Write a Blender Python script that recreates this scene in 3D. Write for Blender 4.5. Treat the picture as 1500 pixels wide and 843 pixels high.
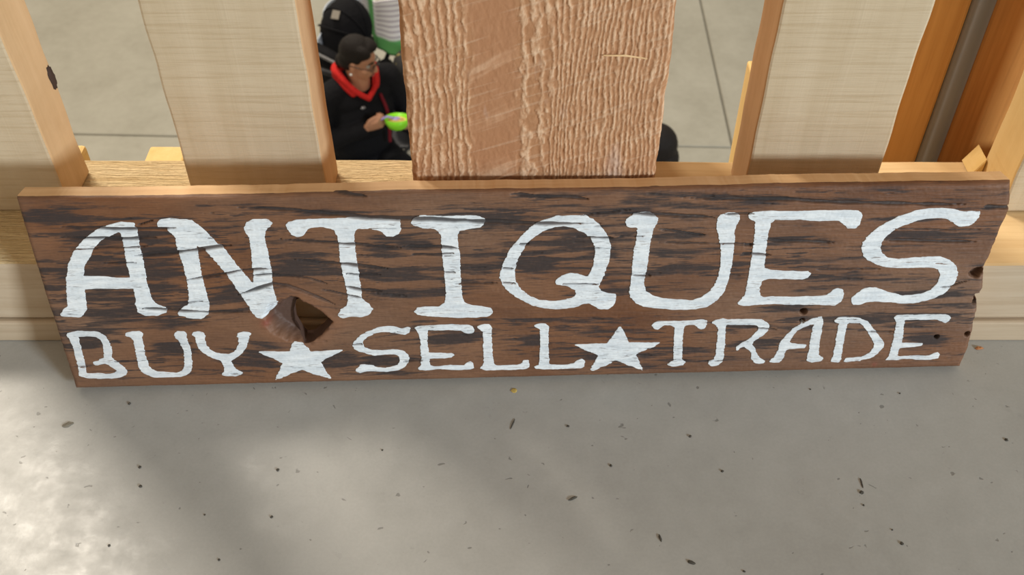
import bpy, bmesh, math, random
import numpy as np
from mathutils import Vector, Matrix, noise

for o in list(bpy.data.objects):
    bpy.data.objects.remove(o)
SC = bpy.context.scene
COL = SC.collection

# ------------------------------------------------------------------ camera
F, PITCH, H = 1500.0, math.radians(45.4), 0.66
cam = bpy.data.cameras.new('camera')
cam.sensor_width = 36.0
cam.lens = 36.0 * F / 1500.0
cam.clip_start = 0.02
cam.dof.use_dof = True
cam.dof.focus_distance = 0.77
cam.dof.aperture_fstop = 15.0
camo = bpy.data.objects.new('camera', cam)
camo.location = (0, 0, H)
camo.rotation_euler = (math.radians(90) - PITCH, 0, 0)
COL.objects.link(camo)
SC.camera = camo

# ------------------------------------------------------------------ light
vs = SC.view_settings
vs.view_transform = 'Standard'
vs.look = 'None'
vs.gamma = 1.0
vs.use_curve_mapping = False
vs.exposure = 0.28
world = bpy.data.worlds.new('hall_air')
SC.world = world
world.use_nodes = True
world.node_tree.nodes['Background'].inputs[0].default_value = (1.0, 0.86, 0.67, 1)
world.node_tree.nodes['Background'].inputs[1].default_value = 0.38


def area(name, loc, aim, size, power, col, size_y=None):
    l = bpy.data.lights.new(name, 'AREA')
    l.shape = 'RECTANGLE'
    l.size = size
    l.size_y = size_y or size
    l.energy = power
    l.color = col
    o = bpy.data.objects.new(name, l)
    o.location = loc
    o.rotation_euler = (Vector(aim) - Vector(loc)).to_track_quat('-Z', 'Y').to_euler()
    COL.objects.link(o)
    return o


# daylight from a window across the upper floor, low, behind the viewer
area('window_right_offscreen', (6.6, -5.5, 2.75), (0, 0.6, 0.15), 1.4, 640, (0.82, 0.94, 1.03), 1.0)
# high-bay lamps hung over the lower hall: one gives the sign's shadow and the glare on the concrete, one lights the hall floor
area('hall_lamp_near_offscreen', (-2.28, 3.0, 4.6), (-0.2, 0.7, 0.0), 1.0, 215, (1.0, 0.91, 0.78))
area('hall_lamp_far_offscreen', (-3.0, 8.0, 4.8), (-1.5, 5.5, -3.3), 1.2, 420, (1.0, 0.90, 0.74))

# ------------------------------------------------------------------ measuring helpers
CR = Vector((1, 0, 0))
CU = Vector((0, math.sin(PITCH), math.cos(PITCH)))
CD = Vector((0, math.cos(PITCH), -math.sin(PITCH)))
CC = Vector((0, 0, H))


def ray(x, y):
    return CD + CR * ((x - 750) / F) - CU * ((y - 421.5) / F)


def onz(x, y, z):
    r = ray(x, y)
    return CC + r * ((z - H) / r.z)


def ony(x, y, Y):
    r = ray(x, y)
    return CC + r * (Y / r.y)


# ------------------------------------------------------------------ object helpers
def tag(o, label=None, cat=None, group=None, kind=None):
    if label: o['label'] = label
    if cat: o['category'] = cat
    if group: o['group'] = group
    if kind: o['kind'] = kind
    return o


def empty(name, loc, rz=0.0, parent=None):
    o = bpy.data.objects.new(name, None)
    o.location = loc
    o.rotation_euler = (0, 0, rz)
    o.empty_display_size = 0.05
    COL.objects.link(o)
    if parent: o.parent = parent
    return o


def link(name, me, mats, parent=None, smooth=False):
    o = bpy.data.objects.new(name, me)
    if not isinstance(mats, (list, tuple)): mats = [mats]
    for m in mats: me.materials.append(m)
    if smooth:
        me.polygons.foreach_set('use_smooth', [True] * len(me.polygons))
    COL.objects.link(o)
    if parent: o.parent = parent
    return o


def bm_obj(name, bm, mats, parent=None, smooth=False):
    me = bpy.data.meshes.new(name)
    bm.normal_update()
    bm.to_mesh(me)
    bm.free()
    return link(name, me, mats, parent, smooth)


def box_bm(x0, x1, y0, y1, z0, z1, bev=0.002, seg=2, cuts=0, jit=0.0, seed=0):
    bm = bmesh.new()
    bmesh.ops.create_cube(bm, size=1)
    for v in bm.verts:
        v.co = Vector((x0 + (v.co.x + .5) * (x1 - x0), y0 + (v.co.y + .5) * (y1 - y0), z0 + (v.co.z + .5) * (z1 - z0)))
    if cuts:
        d = [x1 - x0, y1 - y0, z1 - z0]
        ax = d.index(max(d))
        es = [e for e in bm.edges if abs((e.verts[0].co - e.verts[1].co)[ax]) > d[ax] * .9]
        bmesh.ops.subdivide_edges(bm, edges=es, cuts=cuts, use_grid_fill=True)
    if bev:
        es = [e for e in bm.edges if len(e.link_faces) == 2 and e.calc_face_angle(0) > .5]
        bmesh.ops.bevel(bm, geom=es, offset=bev, segments=seg, affect='EDGES', profile=.5)
    if jit:
        for v in bm.verts:
            n = noise.noise_vector(v.co * 28 + Vector((seed * 3.1, seed, 0)))
            v.co += n * jit
    return bm


# ------------------------------------------------------------------ material helpers
def mat(name, base=(.5, .5, .5), rough=.6, spec=.4, metal=0.0):
    m = bpy.data.materials.new(name)
    m.use_nodes = True
    b = m.node_tree.nodes['Principled BSDF']
    b.inputs['Base Color'].default_value = (*base, 1)
    b.inputs['Roughness'].default_value = rough
    b.inputs['Specular IOR Level'].default_value = spec
    b.inputs['Metallic'].default_value = metal
    return m


class NT:
    def __init__(self, m):
        self.t = m.node_tree
        self.b = self.t.nodes['Principled BSDF']

    def n(self, kind, **kw):
        nd = self.t.nodes.new(kind)
        for k, v in kw.items(): setattr(nd, k, v)
        return nd

    def l(self, a, b): self.t.links.new(a, b)

    def coord(self, scale=(1, 1, 1), rot=(0, 0, 0), loc=(0, 0, 0), out='Object'):
        tc = self.n('ShaderNodeTexCoord')
        mp = self.n('ShaderNodeMapping')
        mp.inputs['Scale'].default_value = scale
        mp.inputs['Rotation'].default_value = rot
        mp.inputs['Location'].default_value = loc
        self.l(tc.outputs[out], mp.inputs[0])
        return mp.outputs[0]

    def noise(self, vec, scale=5, detail=4, rough=.55, dist=0.0):
        nd = self.n('ShaderNodeTexNoise')
        nd.inputs['Scale'].default_value = scale
        nd.inputs['Detail'].default_value = detail
        nd.inputs['Roughness'].default_value = rough
        nd.inputs['Distortion'].default_value = dist
        self.l(vec, nd.inputs['Vector'])
        return nd.outputs['Fac']

    def ramp(self, fac, stops):
        r = self.n('ShaderNodeValToRGB')
        el = r.color_ramp.elements
        while len(el) < len(stops): el.new(.5)
        for e, (p, c) in zip(el, stops):
            e.position = p
            e.color = (*c, 1) if len(c) == 3 else c
        self.l(fac, r.inputs[0])
        return r.outputs[0]

    def maprange(self, fac, a, b, c=0., d=1.):
        r = self.n('ShaderNodeMapRange')
        for i, v in enumerate((a, b, c, d)): r.inputs[i + 1].default_value = v
        self.l(fac, r.inputs[0])
        return r.outputs[0]

    def mix(self, fac, a, b, mode='MIX'):
        r = self.n('ShaderNodeMix', data_type='RGBA', blend_type=mode)
        if isinstance(fac, float): r.inputs[0].default_value = fac
        else: self.l(fac, r.inputs[0])
        for s, v in ((r.inputs[6], a), (r.inputs[7], b)):
            if isinstance(v, tuple): s.default_value = (*v, 1)
            else: self.l(v, s)
        return r.outputs[2]

    def math(self, op, a, b=None):
        r = self.n('ShaderNodeMath', operation=op)
        for s, v in zip(r.inputs, (a, b)):
            if v is None: continue
            if isinstance(v, (int, float)): s.default_value = v
            else: self.l(v, s)
        return r.outputs[0]

    def attr(self, name):
        a = self.n('ShaderNodeAttribute', attribute_name=name)
        return a.outputs['Fac']

    def color(self, c): self.l(c, self.b.inputs['Base Color'])
    def rough(self, r): self.l(r, self.b.inputs['Roughness'])

    def bump(self, h, strength=.4, dist=.002, prev=None):
        bp = self.n('ShaderNodeBump')
        bp.inputs['Strength'].default_value = strength
        bp.inputs['Distance'].default_value = dist
        self.l(h, bp.inputs['Height'])
        if prev is not None: self.l(prev, bp.inputs['Normal'])
        self.l(bp.outputs[0], self.b.inputs['Normal'])
        return bp.outputs[0]


def wood(name, c_lo, c_hi, c_dark, grain='z', saw='x', saw_amt=.35, rough=.75, bump=.5, dark_amt=.5, fine=1.0, kerf=.5):
    """sawn lumber: long grain along one axis, fine saw marks across it, a few dark flecks"""
    m = mat(name, rough=rough, spec=.25)
    t = NT(m)
    gs = {'x': (3, 60, 60), 'y': (60, 3, 60), 'z': (60, 60, 3)}[grain]
    ss = {'x': (14, 14, 420), 'z': (420, 14, 14), 'y': (14, 420, 14), 'xh': (10, 380, 380), 'xk': (34, 430, 430)}[saw]
    g = t.noise(t.coord(gs), 1.0, 5, .6, .4)
    s = t.noise(t.coord(tuple(q * fine for q in ss)), 1.0, 4, .65, .2)
    blot = t.noise(t.coord((9, 9, 7)), 1.0, 4, .6)
    c = t.ramp(g, [(.30, c_lo), (.70, c_hi)])
    c = t.mix(t.maprange(blot, .35, .75, 0, .45), c, c_lo)
    c = t.mix(t.maprange(s, kerf, kerf - .18, 0, dark_amt), c, c_dark)
    t.color(c)
    hh = t.math('ADD', t.math('MULTIPLY', s, saw_amt), t.math('MULTIPLY', g, .6))
    t.bump(hh, bump, .0025)
    return m


M = {}
M['baluster'] = wood('pale_sawn_wood', (.53, .415, .27), (.60, .485, .335), (.38, .265, .14), 'z', 'x', .5, .85, .45, .35)
M['baluster_edge'] = wood('planed_edge_wood', (.55, .355, .18), (.67, .46, .26), (.44, .26, .12), 'z', 'z', .2, .7, .25, .25)
M['baluster_edge_pine'] = wood('yellow_edge_wood', (.68, .47, .20), (.78, .58, .28), (.55, .34, .13), 'z', 'z', .2, .7, .2, .2)
M['rail_rough'] = wood('rough_kerfed_rail_wood', (.74, .54, .28), (.90, .71, .43), (.62, .42, .20), 'x', 'xk', 3.0, .85, 1.0, .6, 1.0, .50)
M['rail_smooth'] = wood('smooth_rail_wood', (.58, .38, .18), (.72, .52, .28), (.46, .28, .12), 'x', 'xh', .3, .75, .35, .3, .5)
M['rail_front'] = wood('greyed_rail_wood', (.46, .35, .235), (.56, .455, .335), (.34, .235, .14), 'x', 'xh', .4, .8, .4, .3, .5)
M['timber'] = wood('orange_timber', (.60, .30, .085), (.76, .42, .14), (.42, .18, .045), 'z', 'z', .2, .65, .3, .3, .4)
M['timber_dark'] = wood('red_brown_timber', (.60, .26, .068), (.72, .35, .10), (.38, .14, .035), 'z', 'z', .2, .6, .3, .3, .4)
M['pine'] = wood('yellow_pine', (.70, .47, .17), (.80, .58, .26), (.60, .36, .12), 'z', 'z', .2, .7, .3, .2, .5)


def concrete(name, c0, c1, rough=.42, speck=True, sc=1.0):
    m = mat(name, rough=rough, spec=.35)
    t = NT(m)
    v = t.coord((1, 1, 1))
    big = t.noise(v, 4.5 * sc, 5, .6, .3)
    mid = t.noise(v, 38 * sc, 5, .65)
    fine = t.noise(v, 420 * sc, 2, .5)
    c = t.ramp(big, [(.32, c0), (.68, c1)])
    c = t.mix(t.maprange(mid, .38, .7, 0, .22), c, tuple(min(1, q * 1.25) for q in c1))
    c = t.mix(t.maprange(fine, .3, .7, 0, .12), c, tuple(q * .6 for q in c0))
    h = t.math('MULTIPLY', mid, .6)
    if speck:
        sp = t.noise(t.coord((1, 1.3, 1), loc=(3.1, 7.7, 0)), 120, 2, .4, .6)
        pits = t.maprange(sp, .725, .75, 0, .55)
        c = t.mix(pits, c, (.10, .095, .085))
        sm = t.noise(t.coord((1, 1, 1), loc=(9, 1, 0)), 17, 6, .7, 1.2)
        c = t.mix(t.maprange(sm, .62, .75, 0, .35), c, tuple(q * .72 for q in c0))
        h = t.math('SUBTRACT', h, t.math('MULTIPLY', pits, .8))
        t.rough(t.maprange(mid, .3, .7, rough - .08, rough + .14))
    t.color(c)
    t.bump(h, .22, .0015)
    return m


M['floor'] = concrete('grey_concrete', (.35, .344, .322), (.42, .413, .388), .34)
M['slab'] = concrete('hall_concrete', (.30, .285, .235), (.375, .36, .305), .5, False, .5)


# ------------------------------------------------------------------ numpy noise
class VN:
    def __init__(self, seed):
        self.t = np.random.default_rng(seed).random((256, 256))

    def __call__(self, x, y):
        xi = np.floor(x).astype(int); yi = np.floor(y).astype(int)
        fx = x - xi; fy = y - yi
        fx = fx * fx * (3 - 2 * fx); fy = fy * fy * (3 - 2 * fy)
        x0 = xi & 255; x1 = (xi + 1) & 255; y0 = yi & 255; y1 = (yi + 1) & 255
        t = self.t
        return (t[x0, y0] * (1 - fx) + t[x1, y0] * fx) * (1 - fy) + (t[x0, y1] * (1 - fx) + t[x1, y1] * fx) * fy


def fbm(vn, x, y, oct=4, g=.55):
    a, s, w = 1.0, 0.0, 0.0
    for i in range(oct):
        s = s + a * vn(x * 2 ** i + 17.3 * i, y * 2 ** i + 5.1 * i)
        w += a; a *= g
    return s / w


def sstep(a, b, x):
    t = np.clip((x - a) / (b - a), 0, 1)
    return t * t * (3 - 2 * t)


def seg_dist(px, py, ax, ay, bx, by):
    dx, dy = bx - ax, by - ay
    t = np.clip(((px - ax) * dx + (py - ay) * dy) / (dx * dx + dy * dy + 1e-12), 0, 1)
    return np.hypot(px - ax - t * dx, py - ay - t * dy), t


def poly_sd(px, py, pts):
    d = np.full(px.shape, 1e9)
    ins = np.zeros(px.shape, bool)
    n = len(pts)
    for i in range(n):
        ax, ay = pts[i]; bx, by = pts[(i + 1) % n]
        dd, _ = seg_dist(px, py, ax, ay, bx, by)
        d = np.minimum(d, dd)
        if ay != by:
            ins ^= ((ay > py) != (by > py)) & (px < (bx - ax) * (py - ay) / (by - ay) + ax)
    return np.where(ins, -d, d)


# ------------------------------------------------------------------ upper floor
tag(bm_obj('floor', box_bm(-2.5, 2.5, -2.5, .735, -.22, 0, .004), M['floor']),
    'grey speckled concrete upper floor the sign stands on', 'floor', kind='structure')

# ------------------------------------------------------------------ lower hall floor: slabs with sawn joints
LZ = -3.40
fl = empty('floor_lower', (0, 5, LZ))
tag(fl, 'olive grey concrete floor of the hall below', 'floor', kind='structure')
ja, jb = onz(190, 198, LZ), onz(1035, 215, LZ)
ang = math.atan2(jb.y - ja.y, jb.x - ja.x)
la, lb = onz(1026, 0, LZ), onz(1071, 206, LZ)
e1 = Vector((math.cos(ang), math.sin(ang), 0))
e2v = (la - lb).normalized()
org = lb + (jb - lb).dot(Vector((-e1.y, e1.x, 0))) / e2v.dot(Vector((-e1.y, e1.x, 0))) * e2v
gap = .006
SL, SW = 4.2, 9.0
for i in range(-1, 1):
    for j in range(-1, 3):
        a0, a1 = i * SW + gap, (i + 1) * SW - gap
        b0, b1 = j * SL + gap, (j + 1) * SL - gap
        bm = bmesh.new()
        vs8 = []
        for z in (-.15, 0):
            for (a, b) in ((a0, b0), (a1, b0), (a1, b1), (a0, b1)):
                p = org + e1 * a + e2v * b - Vector((0, 5, LZ))
                vs8.append(bm.verts.new((p.x, p.y, z)))
        bm.faces.new(vs8[4:8]); bm.faces.new(vs8[3::-1])
        for k in range(4):
            bm.faces.new((vs8[k], vs8[(k + 1) % 4], vs8[4 + (k + 1) % 4], vs8[4 + k]))
        bmesh.ops.recalc_face_normals(bm, faces=bm.faces)
        bmesh.ops.bevel(bm, geom=[e for e in bm.edges if all(v.co.z > -.01 for v in e.verts)], offset=.006, segments=1, affect='EDGES')
        bm_obj('concrete_slab', bm, M['slab'], fl)
bm_obj('joint_filler', box_bm(-9, 9, -5, 14, -.2, -.02, 0), mat('joint_sealant', (.20, .19, .16), .9), fl)

# ------------------------------------------------------------------ railing
PF, PB = .590, .7255      # bottom rail front / back
PZ0, PZ1 = .024, .088
BF, BT = .655, .052       # baluster front plane, thickness
rail = empty('railing', (0, .655, 0))
tag(rail, 'wooden railing of pale balusters and one thick rough post on a low bottom rail', 'railing')
RO = Vector((0, .655, 0))


def rbox(name, m, x0, x1, y0, y1, z0, z1, label=None, **kw):
    bm = box_bm(x0 - RO.x, x1 - RO.x, y0 - RO.y, y1 - RO.y, z0, z1, **kw)
    o = bm_obj(name, bm, m, rail)
    if label: o['label'] = label
    return o


def rail_mats(o):
    for p in o.data.polygons:
        p.material_index = 1 if p.normal.y < -.7 else 0


sp_x = .03
o = rbox('bottom_rail', [M['rail_rough'], M['rail_front']], -1.6, sp_x, PF, PB, PZ0, PZ1, 'rough yellow bottom rail with deep saw kerfs', bev=.003, cuts=60, jit=.0012, seed=2)
rail_mats(o)
o = rbox('bottom_rail', [M['rail_smooth'], M['rail_front']], sp_x + .001, 1.6, PF, PB - .001, PZ0, PZ1 - .001, 'smoother bottom rail', bev=.003, cuts=60, jit=.0008, seed=3)
rail_mats(o)
rbox('base_strip', M['rail_front'], -1.6, 1.6, PF - .004, PB - .02, 0, PZ0 - .0008, bev=.002, cuts=50, jit=.0006, seed=5)
rbox('top_rail', M['rail_smooth'], -1.6, 1.6, .60, .735, 1.02, 1.06, bev=.004)


def baluster(x0, x1, edge, seed, label, y0=BF, twist=0.0):
    bm = box_bm(-(x1 - x0) / 2, (x1 - x0) / 2, -BT / 2, BT / 2, PZ1, 1.02, bev=.0022, cuts=90, jit=.0011, seed=seed)
    o = bm_obj('baluster', bm, [M['baluster'], M[edge]], rail)
    o.location = ((x0 + x1) / 2, y0 + BT / 2 - RO.y, 0)
    o.rotation_euler = (0, 0, twist)
    for p in o.data.polygons:
        p.material_index = 1 if abs(p.normal.x) > .6 else 0
    o['label'] = label
    return o


b1 = baluster(-.487, -.3725, 'baluster_edge', 11, 'pale baluster with a dark knot notched in its edge')
baluster(-.2665, -.1535, 'baluster_edge', 12, 'pale baluster beside the thick post, buff edge')
baluster(.1925, .3005, 'baluster_edge', 13, 'pale baluster with an orange brown edge')
baluster(.413, .527, 'baluster_edge_pine', 14, 'pale baluster with a yellow edge')
# knot in the edge of the first baluster: a dark notch standing in the corner
kp = ony(69, 132, BF + .03)
bm = bmesh.new()
bmesh.ops.create_icosphere(bm, subdivisions=3, radius=1)
for v in bm.verts:
    n = noise.noise(v.co * 3.2)
    v.co = Vector((v.co.x * .0022, v.co.y * .0048, v.co.z * .0105)) * (1 + .4 * n)
k = bm_obj('knot', bm, mat('dark_knot', (.05, .028, .02), .8), b1, True)
k.location = Vector((-.3724, .7025, kp.z)) - RO - Vector(b1.location)

# thick post: relief grown as real geometry
PX0, PX1, PY0 = -.0765, .1103, .612
vnA, vnB, vnC, vnD = VN(1), VN(2), VN(3), VN(4)


def post_field(x, z):
    """x across 0..1, z in metres -> height mm, ridge mask, scar mask"""
    xm = x * (PX1 - PX0)
    warp = (fbm(vnA, xm * 40, z * 9, 3) - .5) * .020 + (fbm(vnB, xm * 220, z * 90, 4, .7) - .5) * .0075
    freq = np.where(x > .56, 270., np.where(x < .25, 190., 110.))
    ph = np.cumsum(freq, axis=1) * (PX1 - PX0) / x.shape[1] if x.ndim == 2 else xm * 150
    w = np.sin((ph + warp * 150) * 2 * np.pi)
    ridge = sstep(-.5, .7, w)
    sc = sstep(.235, .27, x + (fbm(vnC, xm * 120, z * 60, 3) - .5) * .07) * (1 - sstep(.42, .45, x + (fbm(vnD, xm * 150, z * 80, 3) - .5) * .05))
    d = z * 1.0 - xm * .55
    tear = sstep(.5, .85, fbm(vnB, d * 130, xm * 18, 3)) * .9
    fuzz = fbm(vnD, xm * 420, z * 170, 4, .7)
    diag = sstep(.62, .8, fbm(vnC, (z - xm * .35) * 420, xm * 22 + 3, 2))
    ridge = np.clip(ridge * (.1 + 1.5 * fuzz) * .8 + (fuzz - .35) * .5, 0, 1)
    m = ridge * (1 - sc) + (tear * .95 + (fuzz - .4) * .35) * sc
    h = m * 1.7 + fuzz * .6 + diag * .25
    return h, m, sc, diag


NX, NZ = 250, 470
zs = np.linspace(PZ1, .46, NZ)
xs = np.linspace(0, 1, NX)
Xg, Zg = np.meshgrid(xs, zs)
h, ridge, scar, diag = post_field(Xg, Zg)
edge_n = (fbm(vnA, Zg * 60, Zg * 0 + 1, 4) - .5) * .002
fall = np.minimum(Xg, 1 - Xg) * (PX1 - PX0)
round_ = np.clip(1 - fall / .004, 0, 1) ** 2 * .004
X = PX0 + Xg * (PX1 - PX0) + edge_n * (2 * Xg - 1) ** 7
Y = PY0 + .0012 - h * .0007 + round_
co = np.stack([X - RO.x, Y - RO.y, Zg], -1).reshape(-1, 3)
idx = np.arange(NX * NZ).reshape(NZ, NX)
quads = np.stack([idx[:-1, :-1], idx[:-1, 1:], idx[1:, 1:], idx[1:, :-1]], -1).reshape(-1, 4)
nv = len(co)
D = .187
ex = []
faces = quads.tolist()
vl = co.tolist()


def addv(p):
    vl.append(p); return len(vl) - 1


# sides, back and the plain upper length of the post
for col, xx in ((0, PX0), (NX - 1, PX1)):
    prev = None
    for r in range(NZ):
        b = addv([xx - RO.x, PY0 + D - RO.y, float(zs[r])])
        if prev is not None:
            f = [idx[r - 1, col], idx[r, col], b, prev]
            faces.append([int(q) for q in (f if col == 0 else f[::-1])])
        prev = b
    ex.append(prev)
tops = [addv([x_ - RO.x, y_ - RO.y, 1.25]) for (x_, y_) in ((PX0, PY0), (PX1, PY0), (PX1, PY0 + D), (PX0, PY0 + D))]
tl_, tr_ = int(idx[NZ - 1, 0]), int(idx[NZ - 1, NX - 1])
faces.append([int(q) for q in idx[NZ - 1, :]] + [tops[1], tops[0]])
faces.append([tr_, ex[1], tops[2], tops[1]])
faces.append([ex[0], tl_, tops[0], tops[3]])
faces.append([ex[1], ex[0], tops[3], tops[2]])
faces.append(tops)
me = bpy.data.meshes.new('post')
me.from_pydata(vl, [], faces)
for nm, arr in (('ridge', ridge), ('scar', scar), ('diag', diag)):
    a = me.attributes.new(nm, 'FLOAT', 'POINT')
    full = np.full(len(vl), .5 if nm == 'ridge' else 0., np.float32)
    full[:nv] = arr.reshape(-1)
    a.data.foreach_set('value', full)
m = mat('rough_fir_post', rough=.85, spec=.2)
t = NT(m)
n1 = t.noise(t.coord((70, 70, 30)), 1, 4, .6)
c = t.ramp(t.attr('ridge'), [(.0, (.40, .195, .092)), (.45, (.50, .275, .148)), (1., (.68, .45, .285))])
c = t.mix(t.math('MULTIPLY', t.attr('scar'), .25), c, (.43, .205, .115))
c = t.mix(t.math('MULTIPLY', t.attr('diag'), .22), c, (.72, .54, .38))
pale = t.noise(t.coord((26, 26, 9), loc=(1.3, 0, 2.2)), 1, 4, .65)
c = t.mix(t.maprange(pale, .60, .74, 0, .55), c, (.62, .50, .43))
c = t.mix(t.maprange(n1, .55, .3, 0, .3), c, (.40, .19, .09))
t.color(c)
t.bump(t.noise(t.coord((300, 300, 200)), 1, 3, .6), .35, .001)
post = link('post', me, m, rail, True)
post['label'] = 'thick rough-sawn reddish post with ragged grain'
# a pale splinter lifted off the post
s0, s1 = ony(884, 81, PY0 - .001), ony(948, 86, PY0 - .001)
bm = bmesh.new()
for z_, w_ in ((0, .0004), (.5, .0009), (1, .0003)):
    p = s0.lerp(s1, z_) - RO + Vector((0, 0, .001 * math.sin(z_ * 3)))
    for (dy, dz) in ((-.0012, 0), (0, w_), (.001, -w_)):
        bm.verts.new((p.x, p.y + dy, p.z + dz))
bm.verts.ensure_lookup_table()
for r in range(2):
    for k_ in range(3):
        bm.faces.new([bm.verts[r * 3 + k_], bm.verts[r * 3 + (k_ + 1) % 3], bm.verts[r * 3 + 3 + (k_ + 1) % 3], bm.verts[r * 3 + 3 + k_]])
bm.faces.new(bm.verts[0:3]); bm.faces.new(bm.verts[6:9])
bm_obj('splinter', bm, mat('pale_splinter', (.75, .52, .28), .8), post)

# ------------------------------------------------------------------ lumber behind the railing
YB = .775


def vx(px, py, Y): return ony(px, py, Y).x


def timber(name, m, x0, x1, y0, y1, z0, z1, label, cat, **kw):
    r = Vector(((x0 + x1) / 2, (y0 + y1) / 2, z0))
    o = bm_obj(name, box_bm(x0 - r.x, x1 - r.x, y0 - r.y, y1 - r.y, 0, z1 - z0, **kw), m)
    o.location = r
    return tag(o, label, cat)


timber('timber_stud', M['timber'], vx(1290, 232, YB), vx(1343.5, 232, YB), YB, YB + .09, LZ, 2.2,
       'orange timber stud standing beside the grey pipe behind the railing', 'timber', bev=.003, cuts=60, jit=.0008, seed=7)
xl = vx(1374, 232, YB + .01)
timber('timber_column', M['timber_dark'], xl, xl + .15, YB + .01, YB + .15, LZ, 2.2,
       'wide red brown timber column behind the yellow edged baluster', 'timber', bev=.003, cuts=60, jit=.0008, seed=8)
pa, pb = ony(1343, 232, YB).x, ony(1373, 232, YB).x
bm = bmesh.new()
rp = (pb - pa) / 2
bmesh.ops.create_cone(bm, cap_ends=True, segments=40, radius1=rp, radius2=rp, depth=2.2 - LZ)
pm = mat('grey_pipe_steel', (.215, .21, .20), .45, .4, .0)
po = bm_obj('conduit_pipe', bm, pm, None, True)
po.location = ((pa + pb) / 2, YB + .001, (2.2 + LZ) / 2)
tag(po, 'round grey pipe running upright between two orange timbers', 'pipe')

# pine stub outside the bottom rail, left of the orange-edged baluster
x0 = vx(1095, 88, .775)
zt = ony(1095, 88, .775).z
timber('pine_stub', M['pine'], x0, x0 + .06, .737, .775, -.30, zt,
       'short yellow pine stub rising behind the orange edged baluster', 'lumber', bev=.002, cuts=12, jit=.0006, seed=21)
x0, x1 = vx(211, 222, .76), vx(268, 222, .76)
timber('pine_block', M['pine'], x0, x1, .738, .776, -.22, ony(220, 214, .776).z,
       'small yellow wood block showing behind the kerfed bottom rail', 'lumber', bev=.002, cuts=4, jit=.0008, seed=22)
x0, x1 = vx(84, 215, .738), vx(105, 215, .738)
timber('pine_peg', M['pine'], x0, x1, .738, .765, -.22, ony(100, 211, .765).z,
       'tiny wood stub end behind the knotted baluster', 'lumber', bev=.004, cuts=4, jit=.0008, seed=23)
# mitred cleat on the rail beside the last baluster
q0, q1, q2 = ony(1412, 233, .72), ony(1458, 194, .72), ony(1440, 236, .72)
bm = bmesh.new()
base = Vector((q0.x, .70, PZ1))
xe = .4115
pts = [(q0.x, PZ1), (xe, PZ1), (xe, PZ1 + (q1.z - PZ1) * (xe - q0.x) / (q1.x - q0.x))]
vv = []
for yy in (.701, .724):
    vv.append([bm.verts.new((x_ - base.x, yy - base.y, z_ - base.z)) for (x_, z_) in pts])
bm.faces.new(vv[0]); bm.faces.new(vv[1][::-1])
for i in range(3):
    bm.faces.new((vv[0][i], vv[1][i], vv[1][(i + 1) % 3], vv[0][(i + 1) % 3]))
bmesh.ops.recalc_face_normals(bm, faces=bm.faces)
bmesh.ops.bevel(bm, geom=list(bm.edges), offset=.0008, segments=1, affect='EDGES')
o = bm_obj('wood_cleat', bm, M['pine'])
o.location = base
tag(o, 'mitred yellow wood cleat on the bottom rail against the yellow edged baluster', 'lumber')

# ------------------------------------------------------------------ the sign
SLIFT = .020 * math.sin(math.radians(15)) + .0004     # the back lower arris carries it
SB = onz(110, 572, SLIFT)
SBR = onz(1412, 540, SLIFT)
su = (SBR - SB).normalized()
LEAN = math.radians(15)
back = Vector((-su.y, su.x, 0))
sv = back * math.sin(LEAN) + Vector((0, 0, 1)) * math.cos(LEAN)
sn = su.cross(sv)          # towards the viewer
TH = .020
sign = empty('wooden_sign', (0, 0, 0))
Msign = Matrix.Identity(4)
for i in range(3):
    Msign[i][0], Msign[i][1], Msign[i][2] = su[i], sv[i], sn[i]
org_s = SB + Vector((0, 0, 0))
Msign.translation = org_s
sign.matrix_world = Msign
tag(sign, 'weathered brown plank sign hand painted ANTIQUES BUY SELL TRADE in white', 'sign')


def suv(x, y):
    r = ray(x, y)
    d = (org_s - CC).dot(sn) / r.dot(sn)
    p = CC + r * d - org_s
    return p.dot(su), p.dot(sv)


def px_list(pts): return [suv(x, y) for x, y in pts]


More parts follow.
